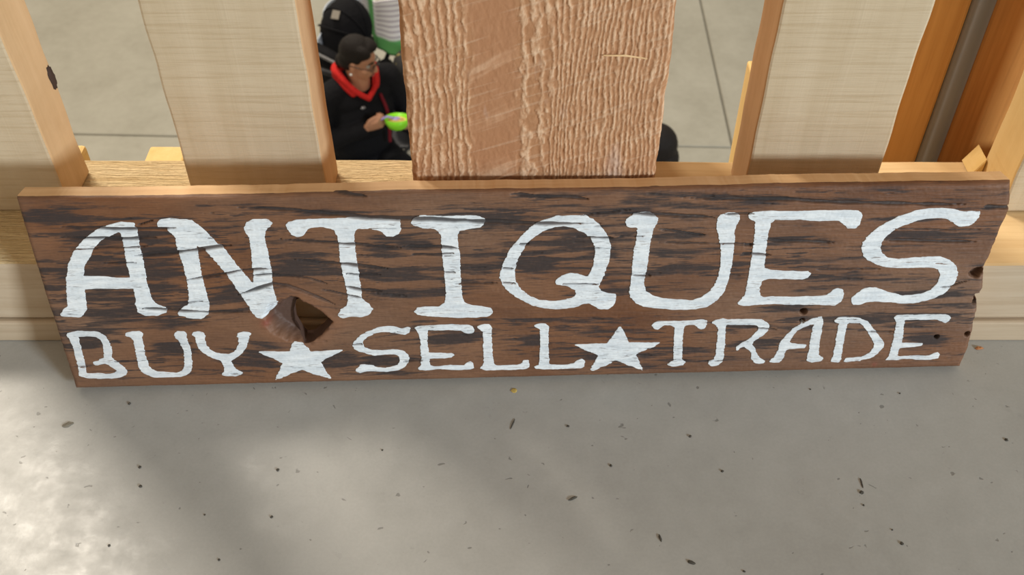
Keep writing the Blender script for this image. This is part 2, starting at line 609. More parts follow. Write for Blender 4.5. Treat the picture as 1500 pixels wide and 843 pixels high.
PXM = .00052
vn = [VN(100 + i) for i in range(10)]
CRACKS = [  # photo-measured checks in the plank: points, width
    ([(85, 332), (165, 336), (262, 334)], 4), ([(88, 348), (170, 350), (235, 349)], 4), ([(95, 366), (150, 364), (222, 362)], 2.2),
    ([(196, 375), (262, 370), (320, 361), (345, 360)], 4.5), ([(150, 386), (200, 386)], 2),
    ([(268, 411), (327, 401), (357, 396), (400, 394)], 3.2), ([(368, 404), (398, 402), (424, 406)], 2.2),
    ([(346, 433), (374, 424), (399, 416), (420, 419), (445, 427), (490, 446)], 4.5),
    ([(410, 351), (463, 355), (521, 358), (592, 365)], 3.2), ([(431, 381), (474, 385), (508, 387), (568, 394)], 4),
    ([(410, 403), (453, 408), (480, 416)], 3), ([(502, 401), (560, 404)], 2), ([(504, 419), (530, 425), (560, 428)], 3.6), ([(470, 424), (506, 432), (531, 437)], 2.8),
    ([(341, 304), (424, 308), (528, 318), (600, 321), (710, 325), (784, 328), (880, 328)], 5),
    ([(905, 313), (965, 315), (1052, 319)], 4), ([(1000, 290), (1150, 293), (1228, 296.5), (1307, 298.5), (1418, 300.5)], 4.5), ([(1440, 303), (1483, 305)], 6),
    ([(1306, 336), (1440, 337)], 2), ([(1295, 352), (1430, 355)], 4), ([(1235, 394), (1290, 395)], 2),
    ([(200, 452), (262, 455), (305, 458), (370, 458)], 3.6), ([(1120, 353), (1191, 354.5), (1222, 356)], 4), ([(1193, 395), (1272, 395)], 2),
    ([(745, 285), (866, 292)], 4), ([(480, 282), (540, 289)], 2.5), ([(850, 316), (930, 308)], 2),
    ([(590, 362), (650, 362), (672, 365)], 4), ([(600, 374), (668, 371)], 2.2), ([(650, 399), (668, 399)], 2), ([(664, 416), (730, 415)], 2), ([(735, 394), (752, 394)], 2), ([(735, 415), (756, 415)], 2),
    ([(760, 358), (776, 357)], 3), ([(820, 416), (880, 417)], 2), ([(840, 348), (900, 349)], 2.6), ([(925, 404), (955, 404)], 2.4), ([(965, 336), (1035, 345)], 3), ([(905, 347), (945, 346)], 2), ([(1085, 372), (1130, 374)], 3), ([(1090, 360), (1102, 360)], 4),
    ([(965, 356), (1110, 358)], 2.2), ([(200, 330), (225, 322)], 2), ([(1060, 314), (1105, 314)], 2.5), ([(115, 538), (128, 538)], 2), ([(515, 506), (532, 505)], 2.4), ([(590, 530), (620, 529)], 2.4), ([(1375, 421), (1390, 420), (1420, 412)], 2), ([(1270, 487), (1310, 487)], 2), ([(1090, 480), (1140, 484)], 2.5),
]
CRK = [(px_list(p), w * 1.3 * PXM) for p, w in CRACKS]
STAINS = [  # dark weathered patches: centre, half width, half height (px)
    (80, 318, 58, 13), (150, 345, 70, 12), (385, 304, 60, 7), (470, 312, 110, 6), (440, 380, 60, 20), (350, 430, 40, 20), (560, 372, 40, 14), (575, 405, 50, 14), (610, 362, 30, 7), (690, 320, 60, 8), (800, 288, 60, 5),
    (925, 310, 40, 5), (1000, 392, 30, 7), (990, 345, 40, 6), (880, 375, 24, 10), (1160, 350, 60, 8), (1160, 330, 60, 5), (1350, 345, 80, 7), (1350, 432, 70, 12), (1140, 452, 60, 8), (600, 400, 22, 9), (1320, 322, 70, 8),
    (150, 430, 90, 35), (225, 395, 70, 26), (140, 500, 40, 22), (250, 510, 40, 25), (380, 520, 50, 22), (480, 530, 60, 20), (560, 530, 45, 20), (660, 500, 40, 12), (780, 500, 18, 8), (1090, 478, 50, 8), (1110, 505, 40, 10), (1360, 500, 40, 18), (780, 390, 30, 10), (640, 430, 80, 10),
]
STN = [(suv(x, y), a * PXM, b * PXM) for x, y, a, b in STAINS]
HOLE = px_list([(431, 449), (438, 445), (448, 446), (468, 458), (488, 472), (471, 492), (455, 503), (446, 504), (439, 497), (429, 480), (427, 465)])
DISH = px_list([(381, 466), (392, 448), (406, 436), (424, 431), (440, 436), (466, 452), (492, 472), (478, 492), (452, 508), (424, 504), (400, 490)])
KU, KV = suv(448, 472)
NAILS = [(suv(x, y), r * PXM) for x, y, r in ((1177, 457, 5.5), (1175, 470.5, 4), (1372, 494, 4), (1417, 490, 4.5))]
KNOTS = [(suv(1431, 439), 6.5 * PXM, 11 * PXM), (suv(1431, 400), 11 * PXM, 9 * PXM)]


def sign_fields(u, v):
    du, dv = u - KU, v - KV
    bend = .017 * np.exp(-(du / .055) ** 2) * np.exp(-np.abs(dv) / .045) * np.tanh(dv / .008)
    ve = v - bend + .004 * (fbm(vn[0], u * 7, v * 14, 3) - .5)
    s1 = fbm(vn[1], u * 22, ve * 330, 4)
    s2 = fbm(vn[2], u * 45, ve * 800, 3)
    s3 = fbm(vn[3], u * 9, ve * 60, 4)
    stain = np.zeros_like(u)
    for (c, a, b) in STN:
        q = np.exp(-((u - c[0]) / a) ** 2 * 1.2 - ((v - c[1]) / b) ** 2 * 1.2)
        stain = np.maximum(stain, q)
    dark = sstep(.46, .66, s1 * .55 + s3 * .5 + stain * .30 - .06)
    dark = np.maximum(dark * (.6 + .6 * s2), sstep(.57, .70, s2) * sstep(.3, .6, s3 + stain * .3) * .85)
    dark = dark * (1 - .75 * sstep(.010, .002, v)) * (1 - .6 * sstep(.163, .171, v))
    dark = np.clip(dark, 0, 1)
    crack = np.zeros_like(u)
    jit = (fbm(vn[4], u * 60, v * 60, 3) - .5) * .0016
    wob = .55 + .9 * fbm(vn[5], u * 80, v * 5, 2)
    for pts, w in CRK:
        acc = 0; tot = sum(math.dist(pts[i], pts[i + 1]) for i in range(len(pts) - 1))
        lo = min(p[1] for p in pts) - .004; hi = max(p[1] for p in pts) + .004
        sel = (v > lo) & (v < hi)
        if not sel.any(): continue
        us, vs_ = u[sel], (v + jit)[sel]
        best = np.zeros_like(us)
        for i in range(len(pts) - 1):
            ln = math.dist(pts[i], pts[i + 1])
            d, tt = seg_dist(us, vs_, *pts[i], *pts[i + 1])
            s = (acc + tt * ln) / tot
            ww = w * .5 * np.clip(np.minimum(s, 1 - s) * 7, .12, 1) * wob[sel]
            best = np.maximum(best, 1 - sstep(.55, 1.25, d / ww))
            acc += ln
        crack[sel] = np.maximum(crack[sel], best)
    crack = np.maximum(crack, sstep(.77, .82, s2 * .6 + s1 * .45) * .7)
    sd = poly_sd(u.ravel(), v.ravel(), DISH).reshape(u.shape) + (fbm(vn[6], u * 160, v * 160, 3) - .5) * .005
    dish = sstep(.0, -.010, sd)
    rim = sstep(.012, 0, sd) * (1 - dish)
    pit = np.zeros_like(u)
    for (c, r) in NAILS:
        d = np.hypot(u - c[0], v - c[1])
        pit = np.maximum(pit, 1 - sstep(.75, 1.15, d / r))
    for (c, a, b) in KNOTS:
        d = np.hypot((u - c[0]) / a, (v - c[1]) / b) + (fbm(vn[7], u * 300, v * 300, 2) - .5) * .6
        pit = np.maximum(pit, (1 - sstep(.7, 1.1, d)) * .9)
    h = -.0022 * crack - .0004 * dark + .0006 * (s2 - .5) + .0003 * (fbm(vn[8], u * 500, v * 500, 2) - .5) - .013 * dish - .009 * pit
    red = np.exp(-np.hypot(u - RED[0], (v - RED[1])) ** 2 / .0035 ** 2) + .7 * np.exp(-np.hypot(u - RED2[0], (v - RED2[1])) ** 2 / .0022 ** 2)
    return dict(h=h, dark=dark, crack=crack, dish=dish, rim=rim, pit=pit, red=np.clip(red, 0, 1), grain=s1, s2=s2)


RED, RED2 = suv(389, 474), suv(1281, 534)
# outline of the plank
LEFT = px_list([(21, 291), (62, 425), (110, 572)])
RIGHT = px_list([(1483, 268), (1481.5, 304), (1462, 350), (1447, 386), (1443.5, 392), (1442, 424), (1437, 432), (1432, 461), (1420, 512), (1409, 536)])
TOP = px_list([(21, 291), (200, 290), (400, 287), (600, 281.5), (957, 277), (1150, 271.5), (1483, 267)])
BOT = px_list([(110, 572), (300, 570), (700, 559.5), (1000, 551.5), (1150, 547), (1409, 541)])


def interp(pts, key, val):
    a = sorted((p[key], p[1 - key]) for p in pts)
    return np.interp(val, [q[0] for q in a], [q[1] for q in a])


def rag(x, amp, f, k): return (fbm(vn[k], x * f, x * 0 + 2.5, 4) - .5) * amp


GU, GV = 1080, 256
S, T = np.meshgrid(np.linspace(0, 1, GU), np.linspace(0, 1, GV))
Wd = .1705
v0 = T * Wd
uL = interp(LEFT, 1, v0) + rag(v0, .0010, 90, 6)
uR = interp(RIGHT, 1, v0) + rag(v0, .0016, 160, 7)
U_ = uL + S * (uR - uL)
vT = interp(TOP, 0, U_) + rag(U_, .0012, 60, 8)
vB = np.maximum(interp(BOT, 0, U_), 0.0) + rag(U_, .0008, 60, 9) + .0005
V_ = vB + T * (vT - vB)
f = sign_fields(U_, V_)
ed = np.minimum.reduce([(U_ - uL), (uR - U_), (V_ - vB), (vT - V_)])
rr = .0045
rnd = np.where(ed < rr, rr - np.sqrt(np.maximum(rr ** 2 - (rr - ed) ** 2, 0)), 0)
Hh = f['h'] - rnd
hole_sd = poly_sd(U_.ravel(), V_.ravel(), HOLE).reshape(U_.shape)
# snap the vertices just inside the knot hole onto its rim
inside = hole_sd < 0
hp = np.array(HOLE + [HOLE[0]])
near = inside & (hole_sd > -.0016)
for (r, c_) in np.argwhere(near):
    p = np.array([U_[r, c_], V_[r, c_]])
    bd = 1e9
    for i in range(len(hp) - 1):
        d = hp[i + 1] - hp[i]
        q = hp[i] + d * np.clip((p - hp[i]) @ d / (d @ d), 0, 1)
        dd = np.hypot(*(p - q))
        if dd < bd: bd, bq = dd, q
    U_[r, c_], V_[r, c_] = bq
idx = np.arange(GU * GV).reshape(GV, GU)
qd = np.stack([idx[:-1, :-1], idx[:-1, 1:], idx[1:, 1:], idx[1:, :-1]], -1).reshape(-1, 4)
kill = inside.ravel()[qd].all(1)
qd = qd[~kill]
co = np.stack([U_, V_, Hh], -1).reshape(-1, 3)
used = np.unique(qd)
remap = np.full(GU * GV, -1); remap[used] = np.arange(len(used))
co = co[used]; qd = remap[qd]
# boundary walls to the back face
ee = {}
for a, b in ((0, 1), (1, 2), (2, 3), (3, 0)):
    for p, q in zip(qd[:, a].tolist(), qd[:, b].tolist()):
        k_ = (p, q) if p < q else (q, p)
        ee[k_] = None if k_ in ee else (p, q)
bed = [e for e in ee.values() if e is not None]
bvs = sorted({p for e in bed for p in e})
bmap = {p: len(co) + i for i, p in enumerate(bvs)}
bco = co[bvs].copy(); bco[:, 2] = -TH
mid_map = {p: len(co) + len(bvs) + i for i, p in enumerate(bvs)}
mco = co[bvs].copy(); mco[:, 2] = -TH * .5
allco = np.concatenate([co, bco, mco])
faces = qd.tolist()
nfront = len(faces)
for p, q in bed:
    faces.append([q, p, mid_map[p], mid_map[q]])
    faces.append([mid_map[q], mid_map[p], bmap[p], bmap[q]])
nwall = len(faces)
bm = bmesh.new()
bv = {p: bm.verts.new(allco[bmap[p]]) for p in bvs}
be = [bm.edges.new((bv[p], bv[q])) for p, q in bed]
bmesh.ops.triangle_fill(bm, edges=be, use_beauty=False, use_dissolve=False, normal=Vector((0, 0, -1)))
inv = {v: p for p, v in bv.items()}
for fc in bm.faces:
    faces.append([bmap[inv[v]] for v in fc.verts])
bm.free()
me = bpy.data.meshes.new('board')
me.from_pydata(allco.tolist(), [], faces)
n_all = len(allco)
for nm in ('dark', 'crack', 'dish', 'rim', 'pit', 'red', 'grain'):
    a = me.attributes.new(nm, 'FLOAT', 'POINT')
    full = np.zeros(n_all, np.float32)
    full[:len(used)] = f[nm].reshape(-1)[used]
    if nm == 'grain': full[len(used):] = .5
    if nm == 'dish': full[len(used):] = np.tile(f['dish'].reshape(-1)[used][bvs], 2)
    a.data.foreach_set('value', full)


def weathered(name, paint=False):
    m = mat(name, rough=.62, spec=.3)
    t = NT(m)
    vec = t.coord((1, 1, 1))
    fine = t.noise(t.coord((60, 1400, 1)), 1, 4, .65)
    blot = t.noise(t.coord((14, 40, 1), loc=(4, 2, 0)), 1, 5, .6)
    warm = t.noise(t.coord((5, 9, 1), loc=(1, 5, 0)), 1, 3, .5)
    c = t.ramp(blot, [(.30, (.125, .049, .021)), (.52, (.19, .079, .034)), (.75, (.25, .112, .052))])
    bl = t.maprange(warm, .35, .70, 0, .45)     # weathered grey-brown patches
    c = t.mix(bl, c, (.27, .185, .13))
    c = t.mix(t.maprange(fine, .62, .35, 0, .5), c, (.075, .040, .026))
    fleck = t.noise(t.coord((95, 1150, 1), loc=(3, 1, 0)), 1, 5, .7)
    patch = t.noise(t.coord((30, 210, 1), loc=(6, 4, 0)), 1, 4, .6)
    dm = t.math('ADD', t.attr('dark'), t.math('MULTIPLY', t.math('SUBTRACT', fleck, .5), 1.5))
    dm = t.math('ADD', dm, t.math('MULTIPLY', t.math('SUBTRACT', patch, .5), .9))
    c = t.mix(t.maprange(dm, .20, .85, 0, .90), c, (.033, .027, .027))
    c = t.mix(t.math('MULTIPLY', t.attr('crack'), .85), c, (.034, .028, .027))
    if not paint:
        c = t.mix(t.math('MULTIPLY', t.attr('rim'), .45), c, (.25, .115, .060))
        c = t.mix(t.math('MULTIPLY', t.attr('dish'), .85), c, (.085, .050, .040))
        c = t.mix(t.math('MULTIPLY', t.attr('pit'), .6), c, (.075, .045, .035))
        c = t.mix(t.math('MULTIPLY', t.attr('red'), .55), c, (.24, .045, .035))
    else:
        pn = t.noise(t.coord((40, 220, 1), loc=(7, 3, 0)), 1, 4, .6)
        pc = t.ramp(pn, [(.35, (.62, .665, .70)), (.65, (.80, .825, .835))])
        thin = t.noise(t.coord((110, 1100, 1), loc=(2, 9, 0)), 1, 3, .6)
        wear = t.math('MULTIPLY', t.maprange(thin, .55, .66, 0, .85), t.maprange(t.attr('wear'), .35, .75, .15, 1))
        wear = t.math('MAXIMUM', wear, t.math('MULTIPLY', t.attr('crack'), .92))
        wear = t.math('MAXIMUM', wear, t.math('MULTIPLY', t.attr('thin'), .38))
        c = t.mix(wear, pc, c)
    t.color(c)
    t.bump(t.math('ADD', fine, t.math('MULTIPLY', blot, .3)), .3, .0008)
    t.rough(t.maprange(t.attr('dark'), 0, 1, .55, .75))
    return m


m_front = weathered('weathered_brown_plank')
m_edge = wood('fresh_cut_plank_edge', (.62, .38, .19), (.74, .50, .28), (.48, .26, .12), 'x', 'xh', .3, .6, .3, .35, .3)
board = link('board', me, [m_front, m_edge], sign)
mi = np.zeros(len(me.polygons), np.int32); mi[nfront:] = 1
me.polygons.foreach_set('material_index', mi)
sm = np.zeros(len(me.polygons), bool); sm[:nfront] = True
me.polygons.foreach_set('use_smooth', sm)
# walls of the knot hole are dark heartwood
m_knot = mat('dark_knot_wood', (.105, .055, .038), .75)
me.materials.append(m_knot)
pc_ = np.zeros(len(me.polygons) * 3, np.float32)
me.polygons.foreach_get('center', pc_)
pc_ = pc_.reshape(-1, 3)
mi[nfront:nwall] = np.where(np.hypot(pc_[nfront:nwall, 0] - KU, pc_[nfront:nwall, 1] - KV) < .03, 2, 1)
# the rounded top arris is bare, fresh-cut wood, as is the cut end
me.polygons.foreach_set('material_index', mi)
me.update()

# ---- lettering: outlines measured on the photograph, laid on the plank face
LET = {
 'A': ((80, 300, 4.683), [(38,750),(60,720),(90,695),(82,600),(80,500),(95,400),(130,320),(190,245),(270,185),(320,155),(400,130),(455,118),(545,125),(555,160),(570,190),(580,260),(600,350),(620,450),(640,560),(665,640),(695,680),(765,705),(770,740),(700,762),(620,762),(570,740),(555,690),(555,640),(540,577),(380,577),(205,580),(215,650),(222,720),(205,750),(170,772),(100,770),(50,765)],
       [(195,488),(205,430),(240,360),(265,305),(320,245),(390,210),(440,185),(455,200),(470,270),(485,350),(495,410),(520,500),(400,497),(280,492)]),
 'N': ((220, 300, 4.685), [(45,130),(60,105),(130,92),(290,108),(350,155),(420,220),(475,280),(520,310),(560,370),(620,445),(665,495),(705,540),(708,480),(700,400),(690,300),(680,230),(655,185),(640,165),(655,125),(700,100),(800,98),(838,118),(835,135),(790,180),(785,230),(800,290),(820,380),(835,460),(840,560),(860,630),(872,680),(850,740),(770,780),(735,778),(690,730),(680,700),(630,635),(580,560),(525,480),(450,390),(380,315),(318,280),(330,350),(345,430),(360,510),(385,600),(405,680),(400,750),(350,788),(270,778),(195,760),(190,740),(215,710),(258,690),(265,620),(250,520),(230,430),(200,340),(180,280),(172,220),(105,165),(55,160)], None),
 'T': ((410, 300, 4.684), [(42,140),(55,120),(110,102),(250,98),(400,88),(560,92),(700,100),(822,108),(830,165),(820,200),(780,222),(730,218),(690,180),(630,165),(540,162),(515,180),(510,250),(520,330),(535,430),(550,530),(565,650),(610,680),(638,715),(620,750),(570,768),(470,770),(430,782),(395,760),(420,715),(460,690),(465,640),(455,570),(430,480),(415,390),(405,300),(395,220),(370,170),(300,155),(215,155),(185,175),(160,212),(120,225),(75,200),(50,165)], None),
 'I': ((590, 300, 4.68), [(48,120),(75,95),(120,75),(300,78),(470,72),(530,80),(562,100),(565,130),(530,155),(450,170),(390,180),(375,210),(378,260),(390,330),(395,450),(400,550),(412,640),(425,670),(480,690),(560,698),(610,712),(620,740),(590,765),(500,775),(350,775),(200,768),(100,755),(75,735),(95,710),(150,700),(240,698),(285,675),(295,600),(285,480),(272,380),(265,290),(263,215),(240,180),(190,162),(120,158),(65,140)], None),
 'Q': ((720, 300, 4.685), [(60,460),(85,390),(130,300),(190,230),(260,160),(360,100),(450,78),(560,72),(640,70),(700,100),(760,160),(800,215),(820,290),(810,370),(785,450),(760,510),(735,560),(750,590),(800,605),(855,610),(858,640),(840,690),(800,715),(750,718),(710,700),(670,675),(630,680),(570,705),(500,715),(430,718),(350,708),(280,690),(200,650),(120,600),(75,550),(55,500)],
       [(158,450),(180,380),(220,300),(270,240),(340,190),(430,155),(490,148),(560,160),(630,190),(680,230),(705,280),(712,320),(700,400),(680,460),(655,497),(600,475),(540,465),(480,485),(435,525),(445,545),(530,565),(575,590),(578,620),(550,640),(470,655),(400,660),(330,655),(260,625),(200,580),(165,520)]),
 'U': ((905, 295, 4.958), [(50,150),(65,125),(110,95),(170,80),(230,82),(290,115),(285,150),(260,195),(240,280),(225,380),(215,460),(195,560),(190,610),(205,650),(250,685),(330,705),(430,715),(530,718),(600,700),(660,660),(700,610),(730,540),(745,450),(748,360),(735,280),(718,200),(720,120),(750,95),(800,80),(850,82),(885,100),(890,130),(860,170),(848,220),(845,330),(830,450),(800,580),(770,660),(720,720),(650,765),(570,785),(480,790),(370,785),(270,775),(180,765),(130,740),(90,700),(82,660),(95,570),(105,450),(115,350),(135,260),(140,190),(90,190),(65,180)], None),
 'E': ((1070, 295, 4.96), [(130,100),(165,78),(220,72),(380,70),(560,68),(700,66),(880,60),(930,68),(960,90),(950,140),(930,175),(905,195),(850,195),(820,165),(780,142),(600,138),(480,132),(320,135),(290,160),(270,250),(255,380),(245,490),(380,508),(480,505),(560,508),(588,522),(560,555),(520,570),(400,565),(260,568),(225,585),(212,640),(215,685),(240,700),(350,692),(480,692),(620,692),(700,685),(740,645),(775,632),(815,640),(822,690),(800,730),(760,755),(600,752),(450,752),(320,745),(200,755),(90,758),(45,745),(70,715),(105,680),(120,590),(140,490),(160,350),(175,240),(178,150),(140,125)], None),
 'S': ((1235, 290, 4.957), [(55,750),(60,725),(100,690),(140,660),(190,650),(250,655),(310,675),(370,695),(430,708),(500,708),(570,695),(640,665),(685,615),(705,560),(690,520),(650,505),(560,505),(470,508),(380,508),(290,500),(230,480),(180,450),(145,420),(132,370),(140,320),(180,275),(230,230),(310,180),(400,135),(520,92),(620,75),(720,72),(800,80),(870,98),(950,98),(1000,95),(985,140),(950,180),(910,202),(840,205),(800,180),(760,155),(690,145),(610,148),(520,170),(430,200),(360,240),(310,280),(280,320),(270,360),(285,400),(320,435),(400,445),(500,435),(620,425),(700,425),(770,450),(810,480),(832,530),(825,590),(790,640),(740,690),(680,720),(600,748),(500,768),(420,770),(330,755),(240,752),(170,758),(110,778),(70,775)], None),
 'b': ((90, 470, 8.427), [(50,180),(70,155),(130,138),(250,132),(400,130),(480,150),(540,190),(585,250),(615,330),(625,400),(625,460),(680,500),(730,540),(790,585),(820,630),(800,670),(720,695),(620,715),(480,718),(330,712),(270,695),(215,675),(215,600),(195,530),(170,430),(140,330),(110,250),(85,205)],
       [(205,200),(330,195),(430,205),(490,250),(515,310),(525,380),(520,455),(460,485),(395,510),(395,540),(430,545),(540,530),(600,555),(660,600),(690,625),(660,645),(560,655),(420,650),(310,648),(305,600),(285,500),(250,380),(225,270)]),
 'u': ((90, 470, 8.427), [(780,175),(800,150),(870,128),(960,125),(1010,160),(1000,220),(1015,320),(1040,430),(1070,540),(1110,600),(1180,625),(1330,635),(1420,650),(1480,620),(1510,580),(1520,500),(1515,440),(1510,380),(1480,310),(1440,240),(1400,200),(1395,160),(1430,130),(1520,130),(1550,155),(1545,210),(1580,300),(1605,390),(1615,500),(1610,590),(1580,650),(1480,695),(1400,700),(1260,700),(1140,695),(1040,660),(980,620),(945,560),(930,450),(910,340),(890,250),(850,205),(800,195)], None),
 'y': ((230, 470, 8.427), [(425,170),(445,145),(520,135),(570,145),(600,185),(590,230),(605,290),(650,350),(720,395),(790,412),(880,412),(940,390),(985,345),(1005,290),(1010,230),(990,190),(995,155),(1060,130),(1140,135),(1165,160),(1140,195),(1120,280),(1090,350),(1030,420),(970,465),(915,500),(940,545),(965,590),(1010,620),(1060,640),(1040,670),(960,685),(850,682),(785,662),(830,630),(825,580),(800,510),(780,490),(700,470),(620,430),(550,385),(500,320),(480,250),(470,205)], None),
 'star1': ((375, 470, 8.427), [(0,385),(120,378),(300,382),(410,380),(450,285),(470,268),(580,280),(630,330),(680,380),(800,375),(930,365),(1075,362),(960,425),(870,470),(795,510),(840,590),(890,660),(935,718),(820,690),(690,650),(575,605),(470,640),(350,690),(232,735),(270,650),(325,525),(220,470),(110,425)], None),
 's': ((510, 465, 7.895), [(85,620),(100,590),(140,550),(190,540),(260,555),(350,580),(430,585),(510,575),(570,550),(595,510),(590,460),(560,430),(500,425),(420,430),(310,438),(220,425),(130,395),(60,360),(50,325),(65,280),(130,215),(220,160),(330,120),(440,105),(530,108),(620,125),(690,110),(722,135),(700,175),(660,205),(610,200),(540,180),(470,168),(380,170),(290,195),(210,235),(175,275),(165,315),(190,350),(260,375),(360,380),(470,375),(570,372),(640,390),(690,430),(710,475),(690,530),(650,575),(570,615),(470,632),(350,628),(220,625),(140,645),(100,640)], None),
 'e': ((510, 465, 7.895), [(765,120),(800,98),(1000,92),(1200,85),(1380,85),(1440,105),(1462,150),(1440,185),(1390,195),(1340,180),(1300,155),(1150,150),(920,150),(915,220),(920,320),(930,405),(1050,412),(1150,415),(1200,412),(1232,435),(1200,465),(1120,470),(935,475),(945,550),(1000,568),(1100,555),(1250,555),(1340,555),(1380,515),(1420,508),(1450,535),(1450,585),(1420,605),(1250,605),(1050,600),(900,615),(810,608),(805,590),(835,560),(845,480),(838,380),(835,280),(820,200),(795,160)], None),
 'l': ((690, 465, 8.333), [(65,120),(100,95),(160,82),(220,88),(255,125),(250,200),(255,330),(262,450),(285,580),(330,595),(450,585),(570,582),(615,560),(640,525),(700,525),(718,570),(700,620),(640,638),(480,640),(300,640),(180,645),(105,625),(140,590),(155,550),(150,400),(148,260),(145,180),(110,155)], None),
 'l2': ((690, 465, 8.333), [(770,100),(800,80),(860,70),(920,78),(950,115),(942,220),(945,350),(948,480),(960,575),(1080,578),(1180,575),(1260,560),(1300,525),(1350,508),(1390,540),(1380,600),(1340,622),(1200,628),(1050,628),(900,632),(790,625),(765,605),(820,580),(835,520),(840,400),(845,260),(840,150),(800,125)], None),
 'star2': ((830, 460, 8.333), [(75,375),(300,362),(490,358),(560,265),(620,180),(650,148),(690,200),(755,335),(740,352),(900,352),(1080,345),(1155,345),(1060,405),(930,455),(845,490),(880,570),(930,690),(800,645),(700,605),(590,570),(480,630),(330,698),(280,690),(340,590),(385,505),(280,465),(180,420)], None),
 't': ((830, 460, 8.333), [(1040,150),(1055,115),(1110,92),(1300,85),(1500,78),(1640,72),(1716,80),(1710,130),(1680,172),(1640,185),(1600,165),(1570,135),(1500,130),(1445,140),(1425,200),(1415,320),(1410,450),(1405,560),(1450,590),(1420,625),(1340,640),(1270,640),(1225,618),(1260,590),(1305,570),(1305,420),(1310,260),(1315,160),(1270,135),(1190,140),(1150,165),(1110,198),(1065,180)], None),
 'r': ((1000, 450, 6.818), [(280,155),(320,130),(400,112),(440,125),(560,122),(700,118),(790,122),(850,155),(872,190),(850,235),(790,290),(720,335),(690,370),(720,410),(740,460),(765,505),(820,540),(810,562),(760,572),(715,560),(685,515),(680,460),(655,420),(610,400),(570,410),(540,435),(525,405),(560,375),(620,345),(690,295),(745,240),(765,210),(740,188),(680,180),(560,178),(440,175),(425,220),(425,350),(415,450),(400,540),(360,575),(290,588),(248,572),(270,540),(310,520),(330,460),(340,340),(350,240),(355,205),(320,175)], None),
 'a': ((1000, 450, 6.818), [(860,545),(910,500),(950,430),(970,360),(1030,280),(1100,215),(1200,155),(1300,115),(1380,98),(1408,120),(1395,200),(1375,320),(1355,430),(1360,475),(1410,515),(1370,540),(1290,555),(1235,540),(1250,470),(1265,390),(1285,260),(1310,175),(1270,180),(1200,205),(1140,240),(1100,290),(1065,350),(1080,365),(1200,368),(1235,380),(1215,412),(1150,415),(1060,420),(1025,440),(1010,500),(970,555),(900,558)], None),
 'd': ((1200, 445, 7.5), [(165,185),(200,155),(280,148),(380,145),(450,160),(540,205),(600,280),(660,360),(712,430),(705,470),(640,550),(560,600),(480,618),(380,635),(300,640),(262,630),(290,600),(380,592),(460,580),(540,545),(590,490),(605,445),(570,380),(520,300),(470,230),(450,215),(330,210),(305,225),(285,320),(265,420),(250,530),(235,620),(210,648),(120,635),(145,580),(170,480),(185,360),(205,260),(215,215),(185,205)], None),
 'e2': ((1200, 445, 7.5), [(820,150),(850,130),(950,128),(1100,125),(1300,120),(1420,122),(1445,145),(1425,190),(1385,212),(1340,195),(1290,178),(1100,180),(940,178),(930,250),(920,350),(910,410),(900,435),(1000,430),(1140,435),(1130,465),(1040,475),(880,485),(860,540),(865,580),(960,575),(1100,570),(1200,572),(1260,545),(1300,525),(1325,555),(1300,600),(1230,612),(1120,612),(950,605),(850,620),(725,620),(760,580),(790,480),(815,380),(835,270),(845,200),(825,170)], None),
}
m_paint = weathered('brushed_white_paint', True)
ST = .00052


